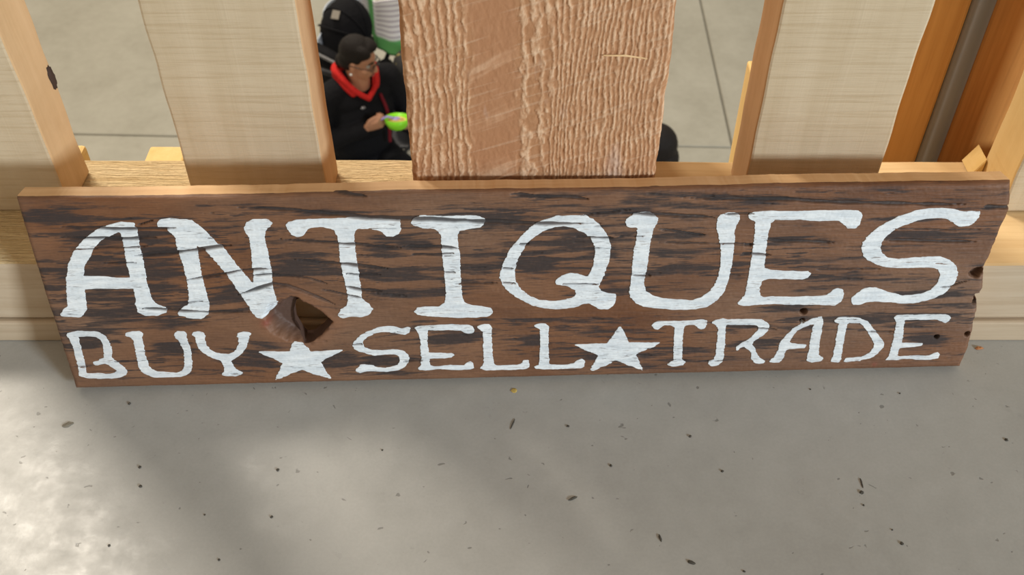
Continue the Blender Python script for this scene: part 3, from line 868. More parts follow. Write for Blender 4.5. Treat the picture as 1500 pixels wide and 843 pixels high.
def letter(key, spec):
    (ox, oy, sc), outer, hole = spec
    conv = lambda pl: [suv(ox + x / sc, oy + y / sc) for x, y in pl]
    po_ = conv(outer)
    us = [p[0] for p in po_]; vs_ = [p[1] for p in po_]
    gu = np.arange(min(us) - .003, max(us) + .003, ST)
    gv = np.arange(min(vs_) - .003, max(vs_) + .003, ST)
    GUu, GVv = np.meshgrid(gu, gv)
    sd = poly_sd(GUu.ravel(), GVv.ravel(), po_).reshape(GUu.shape)
    if hole:
        sd = np.maximum(sd, -poly_sd(GUu.ravel(), GVv.ravel(), conv(hole)).reshape(GUu.shape))
    for _ in range(2):
        q = np.pad(sd, 1, mode='edge')
        sd = (q[1:-1, 1:-1] * 2 + q[:-2, 1:-1] + q[2:, 1:-1] + q[1:-1, :-2] + q[1:-1, 2:]) / 6
    sd = sd + (fbm(vn[3], GUu * 130, GVv * 700, 3) - .5) * .0016
    if key in ('N', 'star1'):
        sd = np.maximum(sd, -poly_sd(GUu.ravel(), GVv.ravel(), HOLE).reshape(GUu.shape) + .0006)
    vid, vl_, fs = {}, [], []
    nr, nc = sd.shape

    def corner(r, c_):
        k_ = (r, c_)
        if k_ not in vid:
            vid[k_] = len(vl_); vl_.append((gu[c_], gv[r]))
        return vid[k_]

    def cross(r0, c0, r1, c1):
        k_ = (r0, c0, r1, c1) if (r0, c0) < (r1, c1) else (r1, c1, r0, c0)
        if k_ not in vid:
            a, b = sd[r0, c0], sd[r1, c1]
            t_ = a / (a - b)
            vid[k_] = len(vl_)
            vl_.append((gu[c0] + (gu[c1] - gu[c0]) * t_, gv[r0] + (gv[r1] - gv[r0]) * t_))
        return vid[k_]

    ins = sd < 0
    cnt = ins[:-1, :-1].astype(int) + ins[1:, :-1] + ins[:-1, 1:] + ins[1:, 1:]
    for r, c_ in np.argwhere(cnt > 0).tolist():
        cs = [(r, c_), (r, c_ + 1), (r + 1, c_ + 1), (r + 1, c_)]
        pl = []
        for i in range(4):
            a, b = cs[i], cs[(i + 1) % 4]
            ia, ib = ins[a], ins[b]
            if ia: pl.append(corner(*a))
            if ia != ib: pl.append(cross(*a, *b))
        if len(pl) >= 3: fs.append(pl)
    uv = np.array(vl_)
    ff = sign_fields(uv[:, 0], uv[:, 1])
    z = ff['h'] * .9 + .00045
    top = np.column_stack([uv, z])
    ecount = {}
    for pl in fs:
        for i in range(len(pl)):
            e = (pl[i], pl[(i + 1) % len(pl)]); k_ = tuple(sorted(e))
            ecount[k_] = None if k_ in ecount else e
    be_ = [e for e in ecount.values() if e]
    bl_ = sorted({p for e in be_ for p in e})
    mp_ = {p: len(top) + i for i, p in enumerate(bl_)}
    low = top[bl_].copy(); low[:, 2] -= .0008
    fs += [[q, p, mp_[p], mp_[q]] for p, q in be_]
    me_ = bpy.data.meshes.new('painted_letter')
    me_.from_pydata(np.concatenate([top, low]).tolist(), [], fs)
    dens = np.concatenate([ff['crack'], ff['crack'][bl_]])
    thin_amt = {'b': .55, 'u': .35, 'y': .2, 'a': .4, 'r': .35, 'd': .2, 'e2': .45, 'star1': .25, 'star2': .2, 't': .25}.get(key, .1)
    for nm, arr in (('crack', dens), ('dark', np.concatenate([ff['dark'], ff['dark'][bl_]])), ('wear', np.concatenate([ff['grain'], ff['grain'][bl_]])),
                    ('thin', np.full(len(dens), thin_amt) * np.concatenate([ff['s2'], ff['s2'][bl_]]))):
        a = me_.attributes.new(nm, 'FLOAT', 'POINT')
        a.data.foreach_set('value', arr.astype(np.float32))
    o = link('painted_star' if 'star' in key else 'painted_letter', me_, m_paint, sign, True)
    o['label'] = 'white painted star' if 'star' in key else 'white painted letter ' + key[0].upper()


for k_, s_ in LET.items():
    letter(k_, s_)
# ------------------------------------------------------------------ the hall below: people and their things
def uv_sphere(bm, c, r, rot=None, seg=20, rings=12):
    g = bmesh.ops.create_uvsphere(bm, u_segments=seg, v_segments=rings, radius=1)
    for v in g['verts']:
        p = Vector((v.co.x * r[0], v.co.y * r[1], v.co.z * r[2]))
        if rot is not None: p = rot @ p
        v.co = p + Vector(c)


def chain(bm, pts, seg=12):
    """tapering limb: cones between spheres"""
    for i, (p, r) in enumerate(pts):
        uv_sphere(bm, p, (r, r, r), seg=seg, rings=8)
        if i:
            a, ra = Vector(pts[i - 1][0]), pts[i - 1][1]
            b, rb = Vector(p), r
            d = b - a
            if d.length < 1e-6: continue
            q = d.to_track_quat('Z', 'Y').to_matrix()
            lo, hi = [], []
            for k in range(seg):
                c_ = Vector((math.cos(2 * math.pi * k / seg), math.sin(2 * math.pi * k / seg), 0))
                lo.append(bm.verts.new(a + q @ (c_ * ra)))
                hi.append(bm.verts.new(b + q @ (c_ * rb)))
            bm.faces.new(lo[::-1]); bm.faces.new(hi)
            for k in range(seg):
                bm.faces.new((lo[k], lo[(k + 1) % seg], hi[(k + 1) % seg], hi[k]))


def fused(name, bm, m, parent, voxel=.006, smooth=4):
    me_ = bpy.data.meshes.new('tmp'); bm.to_mesh(me_); bm.free()
    o_ = bpy.data.objects.new('tmp', me_); COL.objects.link(o_)
    md = o_.modifiers.new('r', 'REMESH'); md.mode = 'VOXEL'; md.voxel_size = voxel
    ms = o_.modifiers.new('s', 'SMOOTH'); ms.iterations = smooth; ms.factor = .5
    dg = bpy.context.evaluated_depsgraph_get()
    res = bpy.data.meshes.new_from_object(o_.evaluated_get(dg))
    bpy.data.objects.remove(o_); bpy.data.meshes.remove(me_)
    res.name = name
    res.materials.clear()
    return link(name, res, m, parent, True)


def tube(name, pts, r, m, parent, closed=False, seg=10):
    cu = bpy.data.curves.new('c', 'CURVE'); cu.dimensions = '3D'; cu.bevel_depth = r; cu.bevel_resolution = 3
    sp = cu.splines.new('POLY'); sp.points.add(len(pts) - 1)
    for p, q in zip(sp.points, pts): p.co = (*q, 1)
    sp.use_cyclic_u = closed
    cu.use_fill_caps = True
    o_ = bpy.data.objects.new('tmp', cu); COL.objects.link(o_)
    me_ = bpy.data.meshes.new_from_object(o_.evaluated_get(bpy.context.evaluated_depsgraph_get()))
    bpy.data.objects.remove(o_); bpy.data.curves.remove(cu)
    me_.name = name
    me_.materials.clear()
    return link(name, me_, m, parent, True)


def bez(pts, n=8):
    """Catmull-Rom through points"""
    P = [Vector(p) for p in pts]
    P = [P[0] * 2 - P[1]] + P + [P[-1] * 2 - P[-2]]
    out = []
    for i in range(1, len(P) - 2):
        for k in range(n):
            t_ = k / n
            a, b, c_, d = P[i - 1], P[i], P[i + 1], P[i + 2]
            out.append(.5 * ((2 * b) + (c_ - a) * t_ + (2 * a - 5 * b + 4 * c_ - d) * t_ ** 2 + (3 * b - a - 3 * c_ + d) * t_ ** 3))
    out.append(P[-2])
    return out


def cloth(name, c, rough=.85):
    m_ = mat(name, c, rough, .15)
    t_ = NT(m_)
    n_ = t_.noise(t_.coord((1, 1, 1)), 90, 4, .6)
    t_.color(t_.mix(t_.maprange(n_, .3, .7, 0, .5), tuple(q * .75 for q in c), tuple(min(1, q * 1.3) for q in c)))
    t_.bump(t_.noise(t_.coord((1, 1, 1)), 22, 4, .6), .5, .02)
    return m_


m_skin = mat('warm_brown_skin', (.47, .235, .14), .5, .3)
m_black = cloth('black_fabric', (.008, .008, .010))
m_red = cloth('red_fleece', (.60, .025, .022))
m_dred = cloth('dark_red_trim', (.16, .012, .02))
m_hair = mat('dark_hair', (.011, .008, .007), .55, .2)
tt = NT(m_hair); tt.bump(tt.noise(tt.coord((160, 160, 24)), 1, 3, .6), .6, .01)
m_denim = cloth('black_trousers', (.010, .010, .012))
m_shoe = mat('dark_shoe', (.03, .028, .026), .6)
m_white = cloth('white_cotton', (.72, .72, .68))
m_metal = mat('dark_frame_metal', (.06, .06, .065), .4, .5, .6)
m_grey = mat('grey_frame_metal', (.22, .22, .23), .35, .5, .5)
m_lens = mat('dark_spectacle_rim', (.02, .015, .013), .3)
m_eye = mat('eye_white', (.45, .42, .38), .25)
m_iris = mat('dark_iris', (.02, .012, .008), .2)
m_lip = mat('lip', (.30, .095, .07), .5)


def hand(bm, wrist, f, n, thumb, curl=.9):
    """five-fingered hand: f along the fingers, n out of the palm, thumb side"""
    f = Vector(f).normalized(); n = Vector(n).normalized(); s = f.cross(n).normalized()
    if s.dot(Vector(thumb)) < 0: s = -s
    w = Vector(wrist)
    rot = Matrix((f, s, n)).transposed()
    uv_sphere(bm, w + f * .045, (.052, .042, .017), rot)
    for i, (off, ln) in enumerate(((.030, .072), (.010, .080), (-.010, .075), (-.029, .058))):
        b = w + f * .082 + s * off
        a1 = curl; a2 = curl * 2.0
        p1 = b + (f * math.cos(a1) + n * math.sin(a1)) * ln * .45
        p2 = p1 + (f * math.cos(a2) + n * math.sin(a2)) * ln * .33
        p3 = p2 + (f * math.cos(a2 + .6) + n * math.sin(a2 + .6)) * ln * .25
        chain(bm, [(b - f * .03, .010), (b, .0098), (p1, .0092), (p2, .0085), (p3, .0074)], 8)
    b = w + f * .028 + s * .030
    p1 = b + (s * .7 + f * .6 + n * .35).normalized() * .032
    p2 = p1 + (f * .9 + n * .6 - s * .15).normalized() * .028
    p3 = p2 + (f * .8 + n * .7 - s * .5).normalized() * .018
    chain(bm, [(b - s * .01, .014), (b, .0125), (p1, .0105), (p2, .0095), (p3, .008)], 8)


def person(O, theta, yaw, pitch, hands, top, label, hair='bun', specs=False, collar=None, skin=m_skin):
    root = empty('person', O, theta)
    tag(root, label, 'person')
    HC = Vector((.085, 0, 1.187))
    HR = Matrix.Rotation(yaw, 3, 'Z') @ Matrix.Rotation(pitch, 3, 'Y') @ Matrix.Scale(.90, 3)
    hp_ = lambda *p: HC + HR @ Vector(p)
    # one continuous body
    bm = bmesh.new()
    uv_sphere(bm, hp_(-.012, 0, .03), (.096, .076, .098), HR)
    uv_sphere(bm, hp_(.028, 0, -.045), (.062, .056, .064), HR)
    uv_sphere(bm, hp_(.052, 0, -.088), (.026, .026, .022), HR)
    uv_sphere(bm, hp_(.058, 0, .035), (.030, .058, .030), HR)
    for s in (-1, 1):
        uv_sphere(bm, hp_(.058, s * .034, -.028), (.026, .026, .028), HR)
        uv_sphere(bm, hp_(-.004, s * .078, -.008), (.021, .010, .033), HR @ Matrix.Rotation(s * .35, 3, 'Z'))
    chain(bm, [(hp_(.086, 0, .022), .009), (hp_(.102, 0, -.008), .011), (hp_(.108, 0, -.024), .0125)], 10)
    for s in (-1, 1): uv_sphere(bm, hp_(.098, s * .013, -.028), (.010, .009, .008), HR)
    uv_sphere(bm, hp_(.088, 0, -.057), (.012, .024, .010), HR)
    chain(bm, [((.05, 0, 1.00), .062), ((.062, 0, 1.07), .054), (hp_(-.02, 0, -.05), .052)], 16)
    for (c_, r_) in (((-.02, 0, .50), (.14, .18, .12)), ((.0, 0, .66), (.115, .155, .14)), ((.025, 0, .84), (.12, .165, .16)), ((.03, 0, .95), (.10, .17, .09))):
        uv_sphere(bm, c_, r_)
    for s in (-1, 1):
        chain(bm, [((.0, s * .09, .50), .088), ((.22, s * .10, .52), .080), ((.43, s * .11, .50), .060), ((.43, s * .11, .33), .054), ((.42, s * .11, .10), .038), ((.45, s * .11, .05), .040), ((.55, s * .12, .03), .030)])
    for (s, elb, wr, f_, n_, th_, curl) in hands:
        sh = Vector((.03, s * .175, .985))
        chain(bm, [((.03, s * .09, 1.0), .060), (sh, .058), (sh.lerp(Vector(elb), .5), .047), (elb, .038), (Vector(elb).lerp(Vector(wr), .35), .038), (wr, .026)])
        hand(bm, wr, f_, n_, th_, curl)
    fused('body', bm, skin, root, .0055, 3)
    # clothing
    bm = bmesh.new()
    for (c_, r_) in (((-.02, 0, .52), (.165, .205, .13)), ((.0, 0, .66), (.14, .18, .15)), ((.025, 0, .84), (.143, .19, .17)), ((.025, 0, .95), (.118, .19, .095))):
        uv_sphere(bm, c_, r_)
    for (s, elb, wr, f_, n_, th_, curl) in hands:
        sh = Vector((.025, s * .178, .985))
        chain(bm, [((.02, s * .08, 1.01), .074), (sh, .076), (sh.lerp(Vector(elb), .5), .066), (elb, .057), (Vector(elb).lerp(Vector(wr), .5), .051), (Vector(elb).lerp(Vector(wr), .93), .041)], 14)
    jk = fused('jacket' if collar else 'shirt', bm, top, root, .007, 4)
    bm = bmesh.new()
    for s in (-1, 1):
        chain(bm, [((-.02, s * .09, .50), .108), ((.22, s * .10, .52), .096), ((.435, s * .11, .505), .075), ((.435, s * .11, .33), .070), ((.425, s * .11, .12), .064)])
    uv_sphere(bm, (-.03, 0, .50), (.15, .19, .115))
    fused('trousers', bm, m_denim, root, .008, 3)
    for s in (-1, 1):
        bm = bmesh.new()
        chain(bm, [((.42, s * .11, .075), .052), ((.46, s * .112, .05), .050), ((.55, s * .12, .04), .042), ((.585, s * .122, .035), .034)])
        for v in bm.verts: v.co.z = max(v.co.z, .0)
        fused('shoe', bm, m_shoe, root, .007, 2)
    if collar:
        loop = bez([(.145, 0, .985), (.130, .052, 1.035), (.085, .088, 1.085), (.0, .095, 1.11), (-.055, .05, 1.10), (-.065, 0, 1.10), (-.055, -.05, 1.10), (.0, -.095, 1.11), (.085, -.088, 1.085), (.130, -.052, 1.035), (.145, 0, .985)], 6)
        bm = bmesh.new()
        chain(bm, [(p, 0.015 + .012 * max(0, min(1, (.10 - p.x) / .12))) for p in loop], 10)
        chain(bm, [(p + Vector((-.010, 0, -.030)), .020) for p in loop[8:-8]], 10)
        fused('red_hood', bm, collar, jk, .006, 2)
        bm = bmesh.new()
        chain(bm, [(p, .010) for p in bez([(.135, .075, .975), (.168, .085, .90), (.180, .085, .82), (.178, .08, .70)], 6)], 8)
        fused('zip_trim', bm, m_dred, jk, .004, 2)
        bm = bmesh.new()
        uv_sphere(bm, (.160, -.045, .955), (.010, .014, .008))
        bm_obj('pull_tag', bm, m_grey, jk, True)
    # hair
    bm = bmesh.new()
    uv_sphere(bm, hp_(-.026, 0, .048), (.098, .086, .098), HR)
    uv_sphere(bm, hp_(.025, .022, .100), (.060, .055, .034), HR)
    uv_sphere(bm, hp_(.020, -.040, .085), (.060, .036, .040), HR)
    uv_sphere(bm, hp_(-.055, 0, -.01), (.068, .078, .075), HR)
    if hair == 'bun':
        uv_sphere(bm, hp_(-.105, 0, -.05), (.034, .045, .045), HR)
    else:
        uv_sphere(bm, hp_(-.035, 0, .03), (.110, .100, .112), HR)
        uv_sphere(bm, hp_(-.06, 0, -.06), (.085, .098, .085), HR)
        for s in (-1, 1):
            chain(bm, [(hp_(-.01, s * .075, .06), .030), (hp_(-.02, s * .085, -.03), .032), (hp_(-.03, s * .085, -.10), .028)], 10)
    fused('hair', bm, m_hair, root, .006, 3)
    for s in (-1, 1):
        bm = bmesh.new(); uv_sphere(bm, (0, 0, 0), (.0125,) * 3)
        e = bm_obj('eye', bm, m_eye, root, True); e.location = hp_(.070, s * .033, .010)
        bm = bmesh.new(); uv_sphere(bm, HR @ Vector((.0095, 0, -.001)), (.006,) * 3)
        bm_obj('iris', bm, m_iris, e, True)
    bm = bmesh.new()
    uv_sphere(bm, hp_(.0955, 0, -.053), (.007, .022, .0045), HR)
    uv_sphere(bm, hp_(.0955, 0, -.061), (.007, .018, .005), HR)
    bm_obj('lips', bm, m_lip, root, True)
    for s in (-1, 1):
        bm = bmesh.new()
        chain(bm, [(hp_(.092, s * .014, .034), .0035), (hp_(.092, s * .032, .040), .004), (hp_(.080, s * .052, .034), .003)], 6)
        bm_obj('eyebrow', bm, m_hair, root, True)
    if specs:
        g = empty('glasses', (0, 0, 0), 0, root)
        for s in (-1, 1):
            ring = [hp_(.104 - .004 * abs(math.cos(a)), s * .035 + .026 * math.cos(a), .008 + .017 * math.sin(a)) for a in [k * math.pi / 10 for k in range(20)]]
            tube('rim', ring, .0024, m_lens, g, True)
            tube('temple', [hp_(.098, s * .062, .012), hp_(.05, s * .083, .012), hp_(-.01, s * .088, .010), hp_(-.03, s * .086, -.005)], .0022, m_lens, g)
        tube('bridge', [hp_(.103, -.010, .012), hp_(.108, 0, .016), hp_(.103, .010, .012)], .002, m_lens, g)
        bm = bmesh.new(); uv_sphere(bm, hp_(0, -.092, -.045), (.007,) * 3)
        bm_obj('earring', bm, mat('pearl', (.8, .8, .78), .2), root, True)
    return root


def to_local(p, O, th):
    d = p - O
    c_, s_ = math.cos(-th), math.sin(-th)
    return Vector((d.x * c_ - d.y * s_, d.x * s_ + d.y * c_, d.z))


def folding_chair(O, th, label):
    r = empty('folding_chair', O, th)
    tag(r, label, 'chair')
    bm_obj('seat', box_bm(-.20, .20, -.20, .20, .365, .385, .006), m_metal, r)
    bm_obj('backrest', box_bm(-.245, -.225, -.20, .20, .66, .84, .006), m_metal, r)
    for s in (-1, 1):
        tube('leg', [(.24, s * .215, .012), (.10, s * .215, .37), (-.10, s * .215, .56), (-.235, s * .215, .86)], .011, m_metal, r)
        tube('leg', [(-.27, s * .19, .012), (-.10, s * .19, .36), (.05, s * .19, .37)], .011, m_metal, r)
    tube('stretcher', [(.19, -.215, .14), (.19, .215, .14)], .008, m_metal, r)
    return r


TH1 = math.radians(-55)
hw = ony(526, 90, 4.45)
O1 = Vector((hw.x - .085 * math.cos(TH1), hw.y - .085 * math.sin(TH1), LZ))
rh = to_local(ony(553, 183, O1.y - .20), O1, TH1)
lh = to_local(ony(590, 186, O1.y - .16), O1, TH1)
bowl_c = ony(582, 178, O1.y - .20)
rw = rh + Vector((-.04, -.055, -.025))
lw = lh + Vector((-.05, .05, -.045))
person(O1, TH1, math.radians(36), math.radians(14),
       [(-1, Vector((.04, -.275, .745)), rw, rh - rw, Vector((-.3, .6, .5)), Vector((.2, 0, 1)), 1.15),
        (1, Vector((.05, .27, .74)), lw, (lh - lw), Vector((0, -.4, 1)), Vector((1, 0, .3)), .5)],
       m_black, 'seated person in black jacket with red hood and glasses eating from a bowl', 'bun', True, m_red)
folding_chair(O1 + Vector((0, 0, 0)) - Vector((math.cos(TH1), math.sin(TH1), 0)) * .05, TH1, 'dark folding chair under the person in the black jacket')

# bowl and spoon
bm = bmesh.new()
prof = [(.0, -.040), (.030, -.040), (.046, -.030), (.060, -.008), (.066, .022), (.0625, .022), (.056, -.006), (.042, -.026), (.0, -.030)]
rings = []
for (r_, z_) in prof:
    rings.append([bm.verts.new((r_ * math.cos(2 * math.pi * k / 28), r_ * math.sin(2 * math.pi * k / 28), z_)) for k in range(28)] if r_ else [bm.verts.new((0, 0, z_))])
for a, b in zip(rings[:-1], rings[1:]):
    for k in range(28):
        va = [a[k % len(a)], a[(k + 1) % len(a)]] if len(a) > 1 else [a[0]]
        vb = [b[(k + 1) % len(b)], b[k % len(b)]] if len(b) > 1 else [b[0]]
        bm.faces.new(va + vb)
bmesh.ops.recalc_face_normals(bm, faces=bm.faces)
br = empty('bowl', bowl_c - Vector((0, 0, .0)))
br.rotation_euler = (math.radians(-14), 0, 0)
tag(br, 'small lime green bowl of food held by the person in black', 'bowl')
bm_obj('shell', bm, mat('lime_plastic', (.24, .72, .02), .35), br, True)
bm = bmesh.new()
uv_sphere(bm, (0, 0, 0), (.055, .055, .016))
for v in bm.verts: v.co += Vector((0, 0, noise.noise(v.co * 60) * .004))
bm_obj('food', bm, mat('yellow_food', (.72, .55, .16), .6), br, True)
spn = empty('spoon', bowl_c)
tag(spn, 'lilac plastic spoon in the right hand of the person in black', 'spoon')
hx = (O1 + Matrix.Rotation(TH1, 3, 'Z') @ (rh + Vector((.0, 0, .03)))) - bowl_c
m_lil = mat('lilac_plastic', (.42, .34, .75), .35)
tube('handle', [Vector((-.02, 0, .022)), Vector((-.05, -.005, .034)), hx * .8 + Vector((0, 0, .006)), hx * 1.35], .006, m_lil, spn)
bm = bmesh.new(); uv_sphere(bm, (-.006, 0, .018), (.022, .015, .006))
bm_obj('spoon_bowl', bm, m_lil, spn, True)

# second seated person, mostly hidden by the post
TH2 = math.radians(170)
h2 = ony(952, 216, 3.72)
O2 = Vector((h2.x - .085 * math.cos(TH2), h2.y - .085 * math.sin(TH2), LZ))
person(O2, TH2, 0, math.radians(10),
       [(s, Vector((.06, s * .25, .73)), Vector((.28, s * .10, .64)), Vector((.9, -s * .25, -.15)), Vector((0, 0, -1)), Vector((0, -s, .2)), .35) for s in (-1, 1)],
       m_white, 'seated person with bobbed dark hair and white top behind the thick post', 'long')
folding_chair(O2 - Vector((math.cos(TH2), math.sin(TH2), 0)) * .05, TH2, 'dark folding chair under the person in the white top')

# bag on a chair beside the first person
bc = ony(592, 135, 5.0)
OB = Vector((bc.x + .11, 4.98, LZ))
folding_chair(OB, math.radians(180), 'dark folding chair carrying the speckled bag')
m_bag = mat('dark_speckled_fabric', (.02, .02, .02), .8)
t = NT(m_bag)
t.color(t.mix(t.maprange(t.noise(t.coord((1, 1, 1)), 26, 2, .5), .62, .68, 0, 1), (.018, .017, .016), (.26, .22, .07)))
bg = empty('bag', OB + Vector((-.06, 0, .386)), math.radians(180))
tag(bg, 'dark speckled bag standing on a folding chair beside the thick post', 'bag')
bm = bmesh.new()
for (c_, r_) in (((0, 0, .16), (.11, .15, .155)), ((-.01, 0, .32), (.10, .14, .17)), ((.02, 0, .42), (.08, .11, .09)), ((.10, 0, .16), (.05, .11, .10))):
    uv_sphere(bm, c_, r_)
for v in bm.verts: v.co.z = max(v.co.z, .004)
fused('body', bm, m_bag, bg, .009, 4)
for s in (-1, 1):
    tube('strap', bez([(-.10, s * .06, .10), (-.16, s * .07, .25), (-.10, s * .06, .44), (.0, s * .05, .50)], 6), .012, m_black, bg)

# stroller with a striped towel over its hood
sc_ = ony(508, 48, 5.30)
OS = Vector((sc_.x, sc_.y, LZ))
st = empty('stroller', OS, math.radians(62))
tag(st, 'black baby stroller with rounded hood standing behind the person in black', 'stroller')
HZ = sc_.z - LZ
bm = bmesh.new()
g = bmesh.ops.create_uvsphere(bm, u_segments=32, v_segments=20, radius=1)
for v in bm.verts: v.co = Vector((v.co.x * .18, v.co.y * .142, v.co.z * .21))
bmesh.ops.bisect_plane(bm, geom=bm.verts[:] + bm.edges[:] + bm.faces[:], plane_co=(.05, 0, -.03), plane_no=(.75, 0, -.66), clear_outer=True)
hd = bm_obj('hood', bm, m_black, st, True)
hd.location = (0, 0, HZ)
md = hd.modifiers.new('t', 'SOLIDIFY'); md.thickness = .008
for k_, a_ in enumerate((-.5, .1, .7)):
    arc = []
    for j in range(21):
        ph = math.pi * j / 20
        q = Vector((0, math.cos(ph) * .145, math.sin(ph) * .213))
        arc.append(Matrix.Rotation(a_ - .45, 3, 'Y') @ Vector((q.x, q.y, q.z * .97)))
    ro = tube('hood_rib', arc, .006, m_black, hd)
bm = box_bm(-.028, .028, -.022, .022, 0, .003, .001)
lp = bm_obj('label_patch', bm, mat('grey_patch', (.20, .18, .15), .7), hd)
lp.location = (-.105, -.02, .178)
lp.rotation_euler = (math.radians(8), math.radians(-28), .3)
bm = bmesh.new()
for (c_, r_) in (((.02, 0, HZ - .36), (.20, .17, .10)), ((-.12, 0, HZ - .20), (.07, .165, .24)), ((.22, 0, HZ - .42), (.12, .15, .06))):
    uv_sphere(bm, c_, r_)
for s in (-1, 1): uv_sphere(bm, (.03, s * .16, HZ - .30), (.19, .03, .12))
fused('seat', bm, m_black, st, .012, 4)
for s in (-1, 1):
    tube('frame_tube', bez([(-.42, s * .20, HZ + .02), (-.30, s * .205, HZ - .10), (.05, s * .21, HZ - .42), (.38, s * .20, .16)], 5), .013, m_grey, st)
    tube('frame_tube', [(.0, s * .21, HZ - .36), (-.30, s * .22, .14)], .012, m_grey, st)
tube('handle', bez([(-.42, -.20, HZ + .02), (-.455, -.12, HZ + .05), (-.46, 0, HZ + .055), (-.455, .12, HZ + .05), (-.42, .20, HZ + .02)], 6), .017, m_metal, st)
tube('bumper_bar', bez([(.05, -.19, HZ - .22), (.24, -.12, HZ - .20), (.28, 0, HZ - .20), (.24, .12, HZ - .20), (.05, .19, HZ - .22)], 5), .014, m_black, st)
bm = bmesh.new()
for (c_, r_) in (((.02, 0, .27), (.27, .17, .07)),): uv_sphere(bm, c_, r_)
fused('basket', bm, m_black, st, .014, 2)
for (x_, r_) in ((-.30, .14), (.38, .11)):
    for s in (-1, 1):
        w = empty('wheel', (x_, s * .23, r_), 0, st)
        tube('tyre', [(math.cos(a) * (r_ - .016), 0, math.sin(a) * (r_ - .016)) for a in [k * math.pi / 14 for k in range(28)]], .016, m_black, w, True)
        bm = bmesh.new(); uv_sphere(bm, (0, 0, 0), (.04, .022, .04)); bm_obj('hub', bm, m_grey, w, True)
        for k in range(5):
            a = k * 2 * math.pi / 5
            tube('spoke', [(0, 0, 0), (math.cos(a) * (r_ - .02), 0, math.sin(a) * (r_ - .02))], .008, m_grey, w)
# pouch hanging from the handle, grey bar along its rim
pa_, pb_ = ony(452, 70, 4.96), ony(498, 96, 4.90)
pr = empty('handle_pouch', pa_)
tag(pr, 'black pouch with grey rim bar hung at the stroller beside the person', 'pouch')
dv = pb_ - pa_
tube('rim_bar', [Vector((-.02, 0, 0)), dv * 1.0], .010, m_grey, pr)
bm = bmesh.new()
ln = dv.length; dn = dv.normalized()
side = Vector((-dn.y, dn.x, 0)).normalized()
qs = []
for (a, w_, z_) in ((0, .05, -.008), (1.05, .05, -.008), (1.05, .035, -.14), (.08, .03, -.12)):
    for s in (-1, 1):
        qs.append(bm.verts.new(dv * a + side * (w_ * s + .05) + Vector((0, 0, z_))))
for fidx in ((0, 2, 4, 6), (1, 7, 5, 3), (0, 1, 3, 2), (2, 3, 5, 4), (4, 5, 7, 6), (6, 7, 1, 0)):
    bm.faces.new([qs[i] for i in fidx])
bmesh.ops.recalc_face_normals(bm, faces=bm.faces)
bmesh.ops.bevel(bm, geom=list(bm.edges), offset=.012, segments=3, affect='EDGES')
bm_obj('pouch_body', bm, m_black, pr, True)

# towel: a folded sheet hung round the back and side of the hood
m_tow = mat('striped_towel', (.8, .8, .8), .9, .1)
t = NT(m_tow)
wv = t.math('SINE', t.math('MULTIPLY', t.attr('along'), 2 * math.pi * 10.5))
c = t.mix(t.maprange(wv, .15, .75, 0, 1), (.80, .80, .82), (.47, .44, .50))
c = t.mix(t.attr('border'), c, (.115, .36, .12))
c = t.mix(t.attr('lining'), c, (.50, .56, .66))
t.color(c)
plan = [(466, 58, 5.00, .0), (474, 30, 5.16, .0), (484, 2, 5.34, .1), (512, -14, 5.42, .5), (534, -6, 5.36, .9), (548, 2, 5.24, 1.), (566, 0, 5.14, 1.), (592, -4, 5.08, 1.)]
tops_ = bez([ony(px, py, Y_ + .15) for px, py, Y_, q in plan], 8)
lens = np.interp(np.linspace(0, 1, len(tops_)), np.linspace(0, 1, len(plan)), [.05, .10, .12, .12, .20, .28, .33, .34])
NT_ = 26
bm = bmesh.new()
rows = []
for i, p in enumerate(tops_):
    s_ = i / (len(tops_) - 1)
    row = []
    for j in range(NT_ + 1):
        t_ = j / NT_
        off = Vector((.01 * math.sin(s_ * 22), -.05 * t_ * t_ - .014 * math.sin(s_ * 30) * t_, 0))
        row.append(bm.verts.new(p + Vector((0, 0, -lens[i] * t_)) + off - OS))
    rows.append(row)
for a, b in zip(rows[:-1], rows[1:]):
    for j in range(NT_):
        bm.faces.new((a[j], a[j + 1], b[j + 1], b[j]))
me_ = bpy.data.meshes.new('towel')
bm.to_mesh(me_); bm.free()
nT = len(tops_)
al = np.tile(np.linspace(0, 1, NT_ + 1), nT)
ss = np.repeat(np.linspace(0, 1, nT), NT_ + 1)
lin = 1 - sstep(.50, .56, ss)
bor = np.maximum(sstep(.72, .76, al), (sstep(.585, .60, ss) * (1 - sstep(.66, .68, ss)))) * (1 - lin)
bor = np.maximum(bor, (1 - sstep(.02, .06, ss)) * 0)
for nm, arr in (('along', al), ('border', bor), ('lining', lin)):
    a = me_.attributes.new(nm, 'FLOAT', 'POINT'); a.data.foreach_set('value', arr.astype(np.float32))
tw = link('towel', me_, m_tow, None, True)
tw.location = OS
md = tw.modifiers.new('t', 'SOLIDIFY'); md.thickness = .008
tag(tw, 'white striped towel with green border draped round the stroller hood', 'towel')

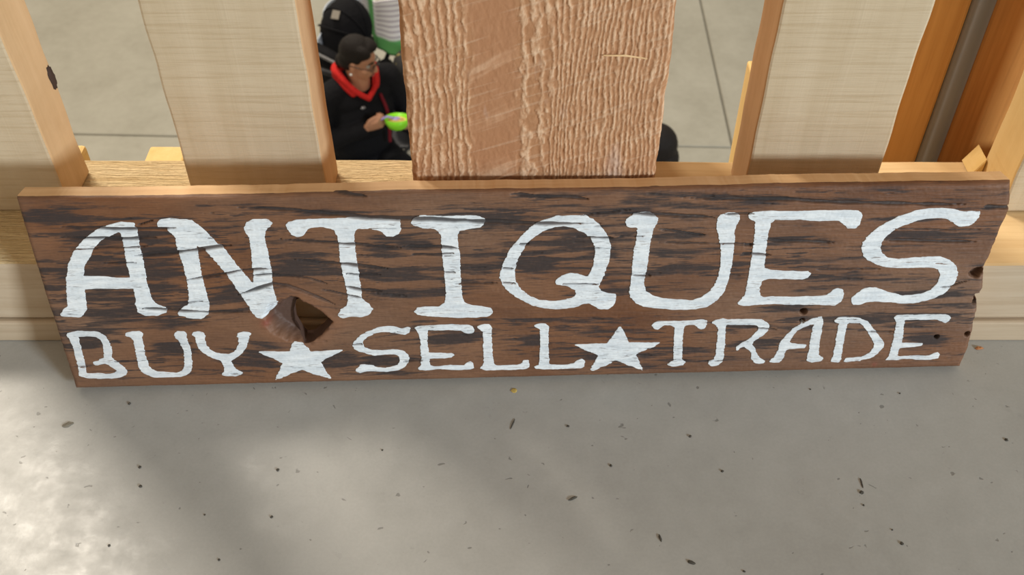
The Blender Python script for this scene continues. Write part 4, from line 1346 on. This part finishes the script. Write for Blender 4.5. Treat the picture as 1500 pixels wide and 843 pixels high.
# ------------------------------------------------------------------ litter on the upper floor
def chip(px, py, sx, sy, sz, rz, m, name, label, cat, seed):
    p = onz(px, py, 0)
    bm = bmesh.new()
    bmesh.ops.create_icosphere(bm, subdivisions=2, radius=1)
    for v in bm.verts:
        n_ = noise.noise(v.co * 1.7 + Vector((seed, 0, 0)))
        v.co = Vector((v.co.x * sx, v.co.y * sy, max(v.co.z, -.2) * sz + sz * .2)) * (1 + .4 * n_)
        v.co.z = max(v.co.z, 0)
    o_ = bm_obj(name, bm, m, None, False)
    o_.location = p + Vector((0, 0, .0001)); o_.rotation_euler = (0, 0, rz)
    return tag(o_, label, cat)


m_grit = mat('dark_grit', (.07, .062, .05), .9)
m_leaf = mat('dry_leaf', (.20, .18, .14), .9)
m_chipw = mat('orange_bark', (.42, .18, .07), .9)
m_straw = mat('straw', (.50, .36, .10), .9)
chip(99, 623, .0045, .0022, .0008, .5, m_leaf, 'leaf_fragment', 'grey dry leaf fragment on the concrete below the letter B', 'leaf', 1)
chip(1434, 511, .0035, .0016, .0014, .1, m_chipw, 'bark_chip', 'orange bark chip on the concrete at the end of the sign', 'chip', 2)
chip(753, 573, .0028, .0024, .0006, .8, m_straw, 'straw_fleck', 'yellow straw fleck on the concrete under the word SELL', 'straw', 3)
chip(751, 622, .0006, .0056, .0005, -.35, m_grit, 'twig', 'thin dark twig lying on the concrete below the straw fleck', 'twig', 4)
chip(1262, 708, .0006, .0048, .0005, .0, m_grit, 'twig', 'thin dark twig with a clump of grit on the concrete', 'twig', 5)
chip(1262, 722, .0018, .0016, .0008, .3, m_grit, 'grit', 'dark clump of grit at the end of a twig', 'grit', 6)
chip(839, 731, .0034, .0011, .0008, .5, m_grit, 'grit', 'elongated dark grit crumb on bare concrete', 'grit', 7)
chip(967, 789, .0009, .0030, .0008, .2, m_grit, 'grit', 'slender dark grit sliver on bare concrete', 'grit', 8)
chip(1013, 825, .0030, .0014, .0008, -.4, m_grit, 'grit', 'flat dark grit flake on bare concrete', 'grit', 9)
rg = random.Random(4)
for (px, py) in ((1318, 577), (1187, 571), (1474, 645), (1265, 741), (1307, 777), (1321, 797), (1011, 640), (832, 625), (895, 683), (1058, 691), (1090, 838), (205, 685), (206, 713), (407, 689), (398, 758), (321, 821), (300, 755), (160, 800), (190, 592), (560, 660)):
    s_ = rg.uniform(.0007, .0014)
    o_ = chip(px, py, s_, s_ * rg.uniform(.7, 1.1), s_ * .6, rg.uniform(0, 3), m_grit, 'grit', 'tiny dark speck of grit on the concrete', 'grit', px)
    o_['group'] = 'specks of grit on the upper floor'
